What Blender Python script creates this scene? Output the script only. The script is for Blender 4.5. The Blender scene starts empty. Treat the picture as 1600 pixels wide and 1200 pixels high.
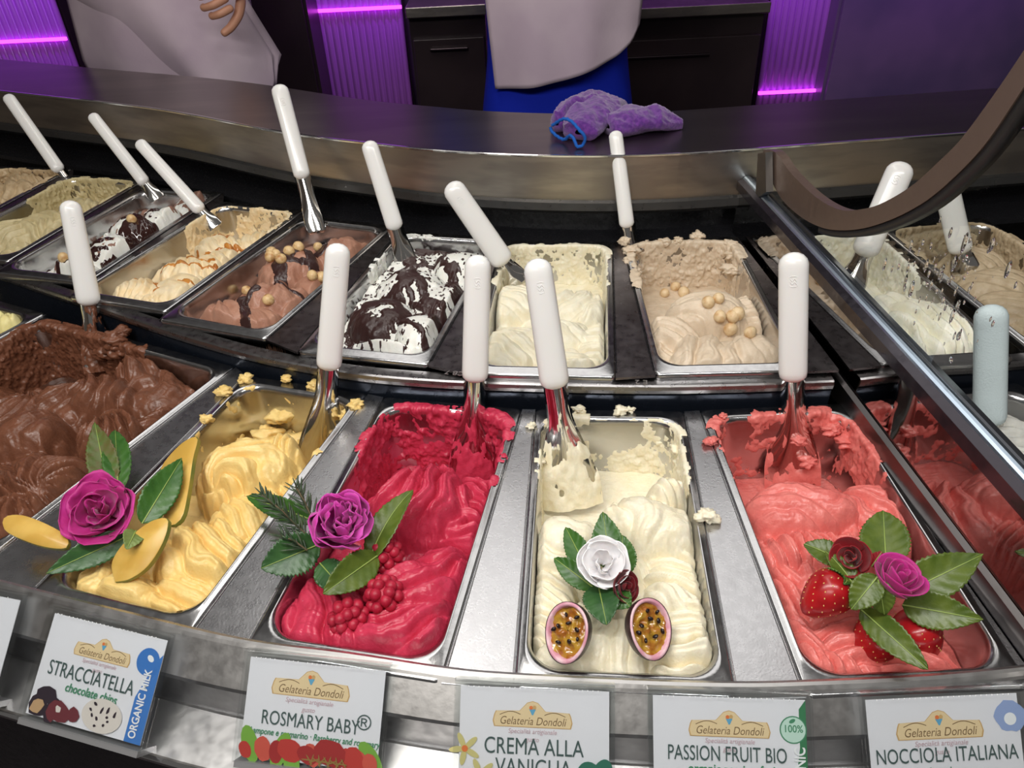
import bpy, bmesh, math, random
import numpy as np
from mathutils import Vector, Matrix
random.seed(7)
RNG = np.random.RandomState(7)
C = bpy.context.scene.collection
PI = math.pi

# ------------------------------------------------------------------ camera, world, lamps, exposure
# counter coordinates: z = 0 is the rim plane of the front row of tubs, the shop floor lies 0.95 m below it
F_PX, PITCH, ROLL, CAM_H = 1163.6, 0.6252, -0.0500, 0.5137
_fw = np.array([0, math.cos(PITCH), -math.sin(PITCH)])
_up0 = np.array([0, math.sin(PITCH), math.cos(PITCH)])
_rt = np.array([1.0, 0, 0]) * math.cos(ROLL) + _up0 * math.sin(ROLL)
_up = -np.array([1.0, 0, 0]) * math.sin(ROLL) + _up0 * math.cos(ROLL)
EYE = np.array([0, 0, CAM_H])
cam = bpy.data.objects.new('camera', bpy.data.cameras.new('camera'))
C.objects.link(cam)
cam.data.sensor_width = 36
cam.data.lens = F_PX / 1600 * 36
cam.data.clip_start = 0.01
_m = Matrix.Identity(4)
for _i in range(3):
    _m[_i][0], _m[_i][1], _m[_i][2], _m[_i][3] = _rt[_i], _up[_i], -_fw[_i], EYE[_i]
cam.matrix_world = _m
bpy.context.scene.camera = cam
S = bpy.context.scene
S.view_settings.view_transform = 'Standard'
S.view_settings.look = 'None'
S.view_settings.gamma = 1
S.view_settings.use_curve_mapping = False
S.view_settings.exposure = 0.0

w = bpy.data.worlds.new('shop_light')
S.world = w
w.use_nodes = True
w.node_tree.nodes['Background'].inputs[0].default_value = (1.0, 0.95, 0.9, 1)
w.node_tree.nodes['Background'].inputs[1].default_value = 0.10


def area(name, loc, target, sx, sy, power, col):
    l = bpy.data.lights.new(name, 'AREA')
    l.shape = 'RECTANGLE'
    l.size, l.size_y, l.energy, l.color = sx, sy, power, col
    o = bpy.data.objects.new(name, l)
    C.objects.link(o)
    o.location = loc
    o.rotation_euler = (Vector(target) - Vector(loc)).to_track_quat('-Z', 'Y').to_euler()
    return o


area('case_lamp', (-0.10, 0.16, 1.00), (0.0, 0.62, 0), 1.3, 0.06, 10.5, (1, 0.98, 0.95))
area('ceiling_lamp', (-0.3, 0.75, 1.75), (-0.1, 0.75, 0), 1.4, 0.25, 6.5, (1, 0.95, 0.88))
area('back_ceiling_lamp', (0.15, 1.75, 1.75), (0.0, 0.6, 0), 1.9, 0.85, 7, (1, 0.97, 0.93))
area('room_fill', (-0.7, -0.9, 1.6), (0, 0.5, 0), 0.9, 0.4, 9, (1, 0.95, 0.88))  # fill light added behind the camera to lift the fronts and tags
for _n, _x, _w, _e in (('violet_lamp', -0.9, 2.0, 2.4), ('violet_lamp_far', 1.0, 1.5, 2.2)):  # wash for the LED strips; far one widened to throw haze on the cabinet
    _o = area(_n, (_x, 2.40, 0.55), (_x, 2.60, -0.1), _w, 0.04, _e, (0.5, 0.05, 1.0))
    _o.data.spread = 1.6


# ------------------------------------------------------------------ helpers
def ray(x, y):
    return _fw + _rt * ((x - 800) / F_PX) - _up * ((y - 600) / F_PX)


def pz(x, y, z=0.0):
    v = ray(x, y)
    return EYE + v * ((z - CAM_H) / v[2])


def pY(x, y, Y):
    v = ray(x, y)
    return EYE + v * (Y / v[1])


def tag(o, label=None, cat=None, group=None, kind=None):
    if label: o['label'] = label
    if cat: o['category'] = cat
    if group: o['group'] = group
    if kind: o['kind'] = kind
    return o


def empty(name, loc=(0, 0, 0), rot=None):
    o = bpy.data.objects.new(name, None)
    o.empty_display_size = 0.02
    C.objects.link(o)
    o.location = loc
    if rot is not None: o.rotation_euler = rot
    return o


def link(name, me, m=None, parent=None, smooth=True):
    o = bpy.data.objects.new(name, me)
    C.objects.link(o)
    if m is not None and len(me.materials) == 0: me.materials.append(m)
    if parent is not None: o.parent = parent
    if smooth and len(me.polygons):
        me.polygons.foreach_set('use_smooth', np.ones(len(me.polygons), dtype=bool))
    return o


def mesh(name, verts, faces, m=None, parent=None, smooth=True):
    me = bpy.data.meshes.new(name)
    me.from_pydata([tuple(map(float, v)) for v in verts], [], [tuple(map(int, f)) for f in faces])
    me.update()
    return link(name, me, m, parent, smooth)


def quads_mesh(name, V, Q, m=None, parent=None):
    """fast mesh from numpy arrays: V (n,3), Q (k,4)"""
    me = bpy.data.meshes.new(name)
    me.vertices.add(len(V)); me.vertices.foreach_set('co', np.ascontiguousarray(V, dtype=np.float32).ravel())
    me.loops.add(len(Q) * 4); me.loops.foreach_set('vertex_index', np.ascontiguousarray(Q, dtype=np.int32).ravel())
    me.polygons.add(len(Q))
    me.polygons.foreach_set('loop_start', np.arange(0, len(Q) * 4, 4, dtype=np.int32))
    me.polygons.foreach_set('loop_total', np.full(len(Q), 4, dtype=np.int32))
    me.update(calc_edges=True)
    me.validate()
    return link(name, me, m, parent)


def compact(V, Q):
    used = np.zeros(len(V), bool); used[Q.ravel()] = True
    idx = np.cumsum(used) - 1
    return V[used], idx[Q]


def grid_quads(nu, nv, wrap_u=False):
    """index = j*nu+i"""
    I, J = np.meshgrid(np.arange(nu if wrap_u else nu - 1), np.arange(nv - 1))
    I, J = I.ravel(), J.ravel()
    I2 = (I + 1) % nu
    return np.stack([J * nu + I, J * nu + I2, (J + 1) * nu + I2, (J + 1) * nu + I], 1)


def surf(name, P, m=None, parent=None, wrap=False, solid=0.0):
    """P: (nv,nu,3)"""
    nv, nu = P.shape[:2]
    Q = grid_quads(nu, nv, wrap)
    V = P.reshape(-1, 3)
    if solid:
        du = np.roll(P, -1, 1) - np.roll(P, 1, 1); dv = np.gradient(P, axis=0)
        if not wrap:
            du = np.gradient(P, axis=1)
        n = np.cross(du, dv); n /= (np.linalg.norm(n, axis=2, keepdims=True) + 1e-12)
        B = (P - n * solid).reshape(-1, 3)
        o = len(V)
        rim = []
        edge = [(0, i) for i in range(nu - 1)] + [(j, nu - 1) for j in range(nv - 1)] + [(nv - 1, i) for i in range(nu - 1, 0, -1)] + [(j, 0) for j in range(nv - 1, 0, -1)]
        if wrap:
            for j in (0, nv - 1):
                for i in range(nu):
                    a, b = j * nu + i, j * nu + (i + 1) % nu
                    rim.append((a, b, b + o, a + o) if j else (b, a, a + o, b + o))
        else:
            e = [j * nu + i for j, i in edge]
            for k in range(len(e)):
                a, b = e[k], e[(k + 1) % len(e)]
                rim.append((b, a, a + o, b + o))
        Q = np.concatenate([Q, Q[:, ::-1] + o, np.array(rim)])
        V = np.concatenate([V, B])
    return quads_mesh(name, V, Q, m, parent)


def box_data(x0, x1, y0, y1, z0, z1, bev=0.0):
    bm = bmesh.new()
    bmesh.ops.create_cube(bm, size=1)
    for v in bm.verts:
        v.co = Vector(((x0 + x1) / 2 + v.co.x * (x1 - x0), (y0 + y1) / 2 + v.co.y * (y1 - y0), (z0 + z1) / 2 + v.co.z * (z1 - z0)))
    if bev:
        bmesh.ops.bevel(bm, geom=bm.edges[:], offset=bev, segments=2, affect='EDGES', profile=0.5)
    me = bpy.data.meshes.new('box')
    bm.to_mesh(me); bm.free()
    return me


def box(name, x0, x1, y0, y1, z0, z1, m, parent=None, bev=0.0):
    return link(name, box_data(x0, x1, y0, y1, z0, z1, bev), m, parent, smooth=False)


def tube(name, pts, r, m, parent=None, n=10, closed=False):
    pts = np.array(pts, float)
    k = len(pts)
    rr = np.full(k, r) if np.isscalar(r) else np.array(r)
    T = np.gradient(pts, axis=0)
    if closed: T = np.roll(pts, -1, 0) - np.roll(pts, 1, 0)
    T /= np.linalg.norm(T, axis=1, keepdims=True) + 1e-12
    up = np.array([0, 0, 1.0]) if abs(T[0][2]) < 0.9 else np.array([1.0, 0, 0])
    P = np.zeros((k, n, 3)); a = np.linspace(0, 2 * PI, n, endpoint=False)
    s = np.cross(T[0], up); s /= np.linalg.norm(s)
    for i in range(k):
        s = s - T[i] * s.dot(T[i]); s /= np.linalg.norm(s) + 1e-12
        b = np.cross(T[i], s)
        P[i] = pts[i] + rr[i] * (np.cos(a)[:, None] * s + np.sin(a)[:, None] * b)
    if closed:
        P = np.concatenate([P, P[:1]], 0)
    V = P.reshape(-1, 3); Q = grid_quads(n, len(P), True)
    o = quads_mesh(name, V, Q, m, parent)
    return o


# noise ------------------------------------------------------------
_T = RNG.rand(256, 256)


def vnoise(x, y):
    xi = np.floor(x).astype(int); yi = np.floor(y).astype(int)
    fx, fy = x - xi, y - yi
    fx = fx * fx * fx * (fx * (fx * 6 - 15) + 10); fy = fy * fy * fy * (fy * (fy * 6 - 15) + 10)
    a = _T[xi % 256, yi % 256]; b = _T[(xi + 1) % 256, yi % 256]
    c = _T[xi % 256, (yi + 1) % 256]; d = _T[(xi + 1) % 256, (yi + 1) % 256]
    return (a * (1 - fx) + b * fx) * (1 - fy) + (c * (1 - fx) + d * fx) * fy


def fbm(x, y, o=4, seed=0):
    x = np.asarray(x, float) + seed * 17.31; y = np.asarray(y, float) + seed * 5.77
    s, a, t = 0, 1.0, 0
    for i in range(o):
        s = s + a * vnoise(x, y); t += a
        x, y, a = x * 2.03 + 11.7, y * 2.03 + 3.1, a * 0.5
    return s / t


def sstep(a, b, x):
    t = np.clip((x - a) / (b - a), 0, 1)
    return t * t * (3 - 2 * t)


# materials ----------------------------------------------------------
def mat(name, col, rough=0.5, metal=0.0, spec=0.5, col2=None, scale=20, lo=0.4, hi=0.6, bump=0.0, bscale=200, sss=0.0, trans=0.0,
        coat=0.0, emit=None, estr=0.0, stretch=None, rvar=0.0, detail=3, sheen=0.0):
    m = bpy.data.materials.new(name)
    m.use_nodes = True
    nt = m.node_tree; N = nt.nodes; L = nt.links
    b = N['Principled BSDF']
    b.inputs['Base Color'].default_value = (*col, 1)
    b.inputs['Roughness'].default_value = rough
    b.inputs['Metallic'].default_value = metal
    b.inputs['Specular IOR Level'].default_value = spec
    b.inputs['Coat Weight'].default_value = coat
    b.inputs['Transmission Weight'].default_value = trans
    b.inputs['Sheen Weight'].default_value = sheen
    if sss:
        b.inputs['Subsurface Weight'].default_value = sss
        b.inputs['Subsurface Radius'].default_value = (1, 0.6, 0.4)
        b.inputs['Subsurface Scale'].default_value = 0.003
    if emit:
        b.inputs['Emission Color'].default_value = (*emit, 1)
        b.inputs['Emission Strength'].default_value = estr
    if col2 or bump or rvar:
        tc = N.new('ShaderNodeTexCoord'); mp = N.new('ShaderNodeMapping')
        L.new(tc.outputs['Object'], mp.inputs[0])
        if stretch: mp.inputs['Scale'].default_value = stretch
    if col2:
        nz = N.new('ShaderNodeTexNoise'); nz.inputs['Scale'].default_value = scale; nz.inputs['Detail'].default_value = detail
        rp = N.new('ShaderNodeValToRGB')
        rp.color_ramp.elements[0].position, rp.color_ramp.elements[1].position = lo, hi
        rp.color_ramp.elements[0].color = (*col, 1); rp.color_ramp.elements[1].color = (*col2, 1)
        L.new(mp.outputs[0], nz.inputs['Vector']); L.new(nz.outputs['Fac'], rp.inputs[0]); L.new(rp.outputs[0], b.inputs['Base Color'])
    if bump:
        n2 = N.new('ShaderNodeTexNoise'); n2.inputs['Scale'].default_value = bscale; n2.inputs['Detail'].default_value = 4
        bp = N.new('ShaderNodeBump'); bp.inputs['Strength'].default_value = bump; bp.inputs['Distance'].default_value = 0.001
        L.new(mp.outputs[0], n2.inputs['Vector']); L.new(n2.outputs['Fac'], bp.inputs['Height']); L.new(bp.outputs[0], b.inputs['Normal'])
    if rvar:
        n3 = N.new('ShaderNodeTexNoise'); n3.inputs['Scale'].default_value = 110; n3.inputs['Detail'].default_value = 6
        mr = N.new('ShaderNodeMapRange')
        mr.inputs['From Min'].default_value, mr.inputs['From Max'].default_value = 0.3, 0.7
        mr.inputs['To Min'].default_value, mr.inputs['To Max'].default_value = max(0.02, rough - rvar), rough + rvar
        L.new(mp.outputs[0], n3.inputs['Vector']); L.new(n3.outputs['Fac'], mr.inputs['Value']); L.new(mr.outputs[0], b.inputs['Roughness'])
    return m


def srgb(r, g, b):
    f = lambda c: (c / 255 / 12.92) if c / 255 <= 0.04045 else ((c / 255 + 0.055) / 1.055) ** 2.4
    return (f(r), f(g), f(b))


M = {}
M['steel'] = mat('tub_steel', (0.55, 0.55, 0.56), 0.22, 1, rvar=0.05, bump=0.05, bscale=350)
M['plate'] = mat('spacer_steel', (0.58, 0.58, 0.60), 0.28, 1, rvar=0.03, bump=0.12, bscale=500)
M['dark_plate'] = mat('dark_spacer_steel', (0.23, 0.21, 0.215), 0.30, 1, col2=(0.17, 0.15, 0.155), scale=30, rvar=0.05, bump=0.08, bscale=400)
M['brushed'] = mat('brushed_steel', (0.36, 0.33, 0.30), 0.34, 1, col2=(0.47, 0.43, 0.38), scale=9, stretch=(1, 1, 6), rvar=0.05, bump=0.08, bscale=240)
M['ledge_top'] = mat('ledge_steel', (0.26, 0.235, 0.225), 0.30, 1, col2=(0.32, 0.29, 0.27), scale=3, stretch=(1, 5, 5), bump=0.04, bscale=300)
M['polished'] = mat('polished_steel', (0.8, 0.8, 0.8), 0.12, 1)
M['rail'] = mat('rail_steel', (0.70, 0.69, 0.68), 0.33, 1, rvar=0.05, bump=0.05, bscale=300)
M['black'] = mat('black_case_metal', (0.012, 0.012, 0.014), 0.25, 0, spec=0.5, rvar=0.1)
M['black_rubber'] = mat('black_rubber', (0.015, 0.014, 0.014), 0.5)
M['navy_face'] = mat('case_step_face', (0.02, 0.026, 0.04), 0.22, 0.6, rvar=0.08)
M['bronze'] = mat('bronze_painted_metal', srgb(112, 94, 84), 0.38, 0.35, rvar=0.08, bump=0.05)
M['white_plastic'] = mat('white_plastic', (0.86, 0.85, 0.83), 0.22, 0, sss=0.08, coat=0.1)
M['blade'] = mat('spatula_steel', (0.78, 0.77, 0.75), 0.10, 1)
M['frosted_plastic'] = mat('frosted_handle_plastic', (0.60, 0.70, 0.72), 0.5, 0, bump=0.5, bscale=600)
M['dark_cabinet'] = mat('dark_cabinet', (0.028, 0.018, 0.022), 0.32, 0.2, col2=(0.04, 0.026, 0.03), scale=4)
M['floor'] = mat('floor_tile', (0.05, 0.04, 0.045), 0.4, 0, col2=(0.07, 0.06, 0.065), scale=6)
M['wall'] = mat('wall_paint', (0.035, 0.02, 0.04), 0.5, 0, col2=(0.05, 0.03, 0.055), scale=5)
M['ribbed'] = mat('ribbed_acrylic', (0.42, 0.14, 0.58), 0.25, 0, coat=0.3)
M['led'] = mat('violet_led', (0.5, 0.1, 0.8), 0.5, emit=(0.8, 0.06, 0.95), estr=3)
M['case_floor'] = mat('case_floor', (0.02, 0.02, 0.022), 0.4, 0.3)


def glass_mat(name, tint=(1, 1, 1), refl=0.25, rough=0.0, ior=1.5):
    m = bpy.data.materials.new(name); m.use_nodes = True
    nt = m.node_tree; nt.nodes.clear()
    o = nt.nodes.new('ShaderNodeOutputMaterial'); mx = nt.nodes.new('ShaderNodeMixShader')
    t = nt.nodes.new('ShaderNodeBsdfTransparent'); t.inputs[0].default_value = (*tint, 1)
    g = nt.nodes.new('ShaderNodeBsdfGlossy'); g.inputs['Roughness'].default_value = rough
    f = nt.nodes.new('ShaderNodeFresnel'); f.inputs[0].default_value = ior
    a = nt.nodes.new('ShaderNodeMath'); a.operation = 'ADD'; a.use_clamp = True; a.inputs[1].default_value = refl
    ge = nt.nodes.new('ShaderNodeNewGeometry'); mm = nt.nodes.new('ShaderNodeMath'); mm.operation = 'MULTIPLY_ADD'
    mm.inputs[1].default_value = 1 / ior - ior; mm.inputs[2].default_value = ior      # same reflection from either side of the sheet
    nt.links.new(ge.outputs['Backfacing'], mm.inputs[0]); nt.links.new(mm.outputs[0], f.inputs[0])
    nt.links.new(f.outputs[0], a.inputs[0]); nt.links.new(a.outputs[0], mx.inputs[0])
    nt.links.new(t.outputs[0], mx.inputs[1]); nt.links.new(g.outputs[0], mx.inputs[2]); nt.links.new(mx.outputs[0], o.inputs[0])
    return m
# ------------------------------------------------------------------ where the tubs stand: x, y, turn, z, width, length
DZ = 0.035
W, LF, LB = 0.165, 0.344, 0.346


def from_back(bl, br, L, z):
    a, b = pz(*bl, z), pz(*br, z)
    d = b - a; wd = np.hypot(d[0], d[1]); th = math.atan2(d[1], d[0])
    c = (a + b) / 2 - np.array([-math.sin(th), math.cos(th), 0]) * L / 2
    return (c[0], c[1], th, z, wd, L)


TUB = {
    'mango': (-0.3013, 0.5700, -0.3143, 0, W, LF),
    'raspberry': (-0.1080, 0.5145, -0.2215, 0, W, LF),
    'vanilla': (0.0893, 0.4830, -0.1021, 0, W, LF),
    'strawberry': (0.2875, 0.4735, -0.0048, 0, W, LF),
    'hazelnut': (0.2485, 0.8372, -0.0425, DZ, W, LB),
    'cream': (0.0548, 0.8488, -0.1274, DZ, W, LB),
    'chip': (-0.1306, 0.8982, -0.2591, DZ, W, LB),
    'choc_hazel': (-0.3135, 0.9758, -0.3761, DZ, W, LB),
    'caramel': (-0.4687, 1.0566, -0.3600, DZ, W, LB),
    'marshmallow': (-0.6260, 1.1500, -0.3000, DZ, W, LB),
    'pistachio': (-0.7900, 1.2350, -0.26, DZ, W, LB),
    'nut': (-0.960, 1.310, -0.22, DZ, W, LB),
    'mint': (0.468, 0.835, 0.02, DZ, W, LB),
    'coffee': (0.650, 0.850, 0.08, DZ, W, LB),
    'chip_front': (0.500, 0.490, 0.06, 0, W, LF),
}
_c = list(from_back((72, 492), (370, 576), LF, 0)); _c[4] -= 0.004
_sh = 0.06
_c[2] = -0.455
TUB['chocolate'] = tuple(_c)
_bl = pz(72, 492, 0)
_th = -0.47
TUB['lemon'] = (_bl[0] - 0.086 * math.cos(_th) + math.sin(_th) * LF / 2, _bl[1] - 0.086 * math.sin(_th) - math.cos(_th) * LF / 2 + 0.004, _th, 0, W, LF)


def tw(name, u, v, z=0.0):
    """tub coordinates (u across, v towards the back, z above its rim) to the world"""
    x, y, th, tz, _, _ = TUB[name]
    return np.array([x + u * math.cos(th) - v * math.sin(th), y + u * math.sin(th) + v * math.cos(th), tz + z])


def tl(name, px, py, z=-0.012):
    """where a pixel of the photograph meets the plane z above a tub's rim, in tub coordinates"""
    x, y, th, tz, _, _ = TUB[name]
    p = pz(px, py, tz + z) - np.array([x, y, 0])
    return p[0] * math.cos(th) + p[1] * math.sin(th), -p[0] * math.sin(th) + p[1] * math.cos(th)


def rrect(a, b, r, n=8):
    pts = []
    for cx, cy, a0 in ((a - r, b - r, 0), (-a + r, b - r, PI / 2), (-a + r, -b + r, PI), (a - r, -b + r, 1.5 * PI)):
        for k in range(n + 1):
            t = a0 + PI / 2 * k / n
            pts.append((cx + r * math.cos(t), cy + r * math.sin(t)))
    return np.array(pts)


SIDE, END = 0.0085, 0.017


def make_tub(key, label, m=None):
    x, y, th, z, wd, L = TUB[key]
    prof = [(0.0006, -0.0105, .006), (0.0, -0.009, .006), (0.0, -0.002, .006), (0.0012, -0.0004, .006), (0.0022, 0.0, .007), (0.62, 0.0, .020), (0.75, 0.0009, .022),
            (0.88, 0.0010, .025), (0.98, 0.0, .027), (1.1, -0.002, .028), (1.2, -0.008, .028), (1.35, -0.10, .026), (1.5, -0.112, .024), (1.9, -0.116, .020)]
    P = []
    for f, zz, r in prof:
        if f < 0.01: ox = oy = f
        else: ox, oy = f * SIDE, f * END if f <= 1.1 else 1.1 * END + (f - 1.1) * SIDE
        q = rrect(wd / 2 - ox, L / 2 - oy, r)
        P.append(np.c_[q, np.full(len(q), zz)])
    P = np.array(P)
    nu = P.shape[1]
    V = P.reshape(-1, 3); Q = grid_quads(nu, len(P), True)
    o = quads_mesh('gelato_tub', V, Q, m or M['steel'])
    bm = bmesh.new(); bm.from_mesh(o.data); bm.verts.ensure_lookup_table()
    f = bm.faces.new([bm.verts[(len(P) - 1) * nu + i] for i in range(nu)])
    bm.normal_update(); bm.to_mesh(o.data); bm.free()
    o.location = (x, y, z); o.rotation_euler = (0, 0, th)
    tag(o, label, 'tub', 'steel gelato tubs')
    return o


tubs = [
    ('mango', 'front row steel tub of yellow mango gelato left of the raspberry tub'),
    ('raspberry', 'steel tub holding crimson raspberry gelato in the front row'),
    ('vanilla', 'front row steel tub of ivory gelato with passion fruit halves'),
    ('strawberry', 'front row steel tub of salmon pink strawberry gelato'),
    ('chocolate', 'extra wide front steel tub of dark brown chocolate gelato'),
    ('lemon', 'steel tub of pale yellow gelato at the left edge, beside the chocolate tub'),
    ('chip_front', 'front steel tub of grey-white gelato beyond the glass divider'),
    ('hazelnut', 'back row steel tub of beige gelato topped with blanched hazelnuts'),
    ('cream', 'back row steel tub of plain cream gelato without topping'),
    ('chip', 'back row steel tub of white gelato under dark chocolate shards'),
    ('choc_hazel', 'back row steel tub of milk chocolate gelato with whole hazelnuts'),
    ('caramel', 'back row steel tub of cream gelato rippled with amber caramel'),
    ('marshmallow', 'back row steel tub of white gelato under glossy chocolate sauce'),
    ('pistachio', 'back row steel tub of pale khaki gelato beside the chocolate sauced white one'),
    ('nut', 'farthest back row steel tub of tan gelato, cut by the photo edge'),
    ('mint', 'back row steel tub of ivory ridged gelato just beyond the glass divider'),
    ('coffee', 'back row steel tub of greyish tan gelato at the right photo edge'),
]
for k, lab in tubs: make_tub(k, lab)


# ------------------------------------------------------------------ plates and rails between the tubs
def quad_plate(name, a, b, c, d, z, t, m, nsub=1):
    V = [(*p[:2], z) for p in (a, b, c, d)] + [(*p[:2], z - t) for p in (a, b, c, d)]
    return mesh(name, V, [(0, 1, 2, 3), (7, 6, 5, 4), (0, 4, 5, 1), (1, 5, 6, 2), (2, 6, 7, 3), (3, 7, 4, 0)], m, smooth=False)


def corner(key, su, sv, inset=0.0):
    _, _, _, _, wd, L = TUB[key]
    return tw(key, su * (wd / 2 - inset), sv * (L / 2 - inset))


front_order = ['lemon', 'chocolate', 'mango', 'raspberry', 'vanilla', 'strawberry']
back_order = ['nut', 'pistachio', 'marshmallow', 'caramel', 'choc_hazel', 'chip', 'cream', 'hazelnut']
nm = {'lemon': 'pale yellow', 'chocolate': 'chocolate', 'mango': 'mango', 'raspberry': 'raspberry', 'vanilla': 'ivory', 'strawberry': 'strawberry',
      'nut': 'tan', 'pistachio': 'khaki', 'marshmallow': 'chocolate sauced', 'caramel': 'caramel', 'choc_hazel': 'hazelnut chocolate', 'chip': 'chocolate shard', 'cream': 'plain cream', 'hazelnut': 'blanched hazelnut'}
spacers = {}
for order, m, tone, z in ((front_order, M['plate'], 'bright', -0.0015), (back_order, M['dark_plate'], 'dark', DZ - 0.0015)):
    for a, b in zip(order[:-1], order[1:]):
        p = [corner(a, 1, -1), corner(b, -1, -1), corner(b, -1, 1), corner(a, 1, 1)]
        d0 = np.linalg.norm(p[1] - p[0]); d1 = np.linalg.norm(p[2] - p[3])
        if np.cross((p[1] - p[0])[:2], (p[3] - p[0])[:2]) < 0 or max(d0, d1) < 0.006: continue
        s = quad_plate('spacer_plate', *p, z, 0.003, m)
        # raised seams along the long edges of the plate
        for q0, q1 in ((p[0], p[3]), (p[1], p[2])):
            q0, q1 = q0.copy(), q1.copy(); q0[2] = q1[2] = z + 0.0004
            mid = (p[0] + p[1] + p[2] + p[3]) / 4
            o0 = q0 + (mid - q0) * 0.06; o1 = q1 + (mid - q1) * 0.06; o0[2] = o1[2] = z + 0.0004
            tube('seam', [o0, o1], 0.0007, M['steel' if tone == 'bright' else 'black'], s, n=6)
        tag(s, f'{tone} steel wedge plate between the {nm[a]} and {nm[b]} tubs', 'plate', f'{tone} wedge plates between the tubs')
        spacers[(a, b)] = s


def text_obj(name, body, size, m, extrude=0.0, align='CENTER', sx=1.0, shear=0.0, spacing=1.0):
    cu = bpy.data.curves.new(name, 'FONT')
    cu.body, cu.size, cu.extrude, cu.align_x, cu.shear = body, size, extrude, align, shear
    cu.space_character = spacing
    cu.resolution_u = 3
    cu.materials.append(m)
    t = bpy.data.objects.new(name, cu)
    C.objects.link(t)
    bpy.context.view_layer.update()
    me = bpy.data.meshes.new_from_object(t.evaluated_get(bpy.context.evaluated_depsgraph_get()))
    bpy.data.objects.remove(t)
    me.name = name
    o = link(name, me, m, None, False)
    o.scale = (sx, 1, 1)
    return o


# stamped codes on two dark wedge plates
M['stamp'] = mat('stamp_scratch', (0.5, 0.47, 0.45), 0.4, 1)
for (a, b), (px, py), body in ((('chip', 'cream'), (712, 580), 'CB 7'), (('cream', 'hazelnut'), (1002, 594), 'E 2')):
    if (a, b) in spacers:
        t = text_obj('stamped_code', body, 0.011, M['stamp'], 0.0002)
        p = pz(px, py, DZ - 0.001)
        t.location = p; t.rotation_euler = (0, 0, PI + TUB[a][2])
        t.parent = spacers[(a, b)]


def resample(pts, n):
    pts = np.array(pts, float)
    # Catmull-Rom through the points, then even spacing
    q = np.concatenate([[2 * pts[0] - pts[1]], pts, [2 * pts[-1] - pts[-2]]])
    out = []
    for i in range(1, len(q) - 2):
        for t in np.linspace(0, 1, 12, endpoint=False):
            a, b, c, d = q[i - 1], q[i], q[i + 1], q[i + 2]
            out.append(0.5 * ((2 * b) + (c - a) * t + (2 * a - 5 * b + 4 * c - d) * t * t + (3 * b - a - 3 * c + d) * t ** 3))
    out.append(pts[-1]); out = np.array(out)
    s = np.r_[0, np.cumsum(np.linalg.norm(np.diff(out, axis=0), axis=1))]
    tt = np.linspace(0, s[-1], n)
    return np.stack([np.interp(tt, s, out[:, k]) for k in range(out.shape[1])], 1)


def ribbon(name, line, prof, m, n=80, parent=None, caps=False):
    """sweep a profile of (offset towards the customer, z) along a line in plan"""
    p = resample(np.array(line)[:, :2], n)
    t = np.gradient(p, axis=0); t /= np.linalg.norm(t, axis=1, keepdims=True)
    nrm = np.stack([t[:, 1], -t[:, 0]], 1)      # to the right of travel; lines run left to right, so towards the customer
    P = np.zeros((len(prof), n, 3))
    for j, (o, z) in enumerate(prof):
        P[j, :, :2] = p + nrm * o
        P[j, :, 2] = z
    o = surf(name, P, m, parent)
    o.data.polygons.foreach_set('use_smooth', np.zeros(len(o.data.polygons), dtype=bool))
    return o


# price rail along the customers' edge
ledge_px = [(-160, 872), (0, 915), (200, 965), (376, 1006), (540, 1028), (700, 1052), (800, 1061), (1000, 1071), (1150, 1075), (1256, 1073), (1450, 1064), (1600, 1050), (1800, 1026)]
LEDGE = np.array([pz(x, y, 0.002) for x, y in ledge_px])
rail = ribbon('price_rail', LEDGE, [(-0.006, -0.02), (-0.006, 0.0015), (-0.003, 0.0035), (0.0, 0.0035), (0.0025, 0.0015), (0.026, -0.020)], M['rail'], n=120)
tag(rail, 'curved pale steel price rail running below the front tubs', 'rail')
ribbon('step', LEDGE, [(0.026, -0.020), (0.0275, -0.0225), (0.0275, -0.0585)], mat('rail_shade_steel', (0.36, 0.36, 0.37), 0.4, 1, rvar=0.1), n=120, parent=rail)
ribbon('shelf', LEDGE, [(0.0275, -0.0585), (0.030, -0.0575), (0.070, -0.0625), (0.0725, -0.0645), (0.0725, -0.074)], M['rail'], n=120, parent=rail)
ribbon('front_panel', LEDGE, [(0.0725, -0.074), (0.066, -0.078), (0.060, -0.95)], M['black'], n=60, parent=rail)

M['row_rail'] = mat('row_rail_steel', (0.30, 0.29, 0.29), 0.3, 1, rvar=0.06)
ribbon('edge_trim', LEDGE, [(0.0715, -0.0632), (0.0745, -0.0645), (0.0745, -0.0665), (0.0725, -0.0675)], M['polished'], n=120, parent=rail)
# rail at the front of the back row, with the dark step face below it
def chain(order, sv, off, z):
    pts = []
    for k in order:
        for su in ((-1, 1) if k in (order[0], order[-1]) else (0,)):
            _, _, _, _, wd, L = TUB[k]
            pts.append(tw(k, su * wd / 2, sv * (L / 2 + off)))
    return np.array(pts)


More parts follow.
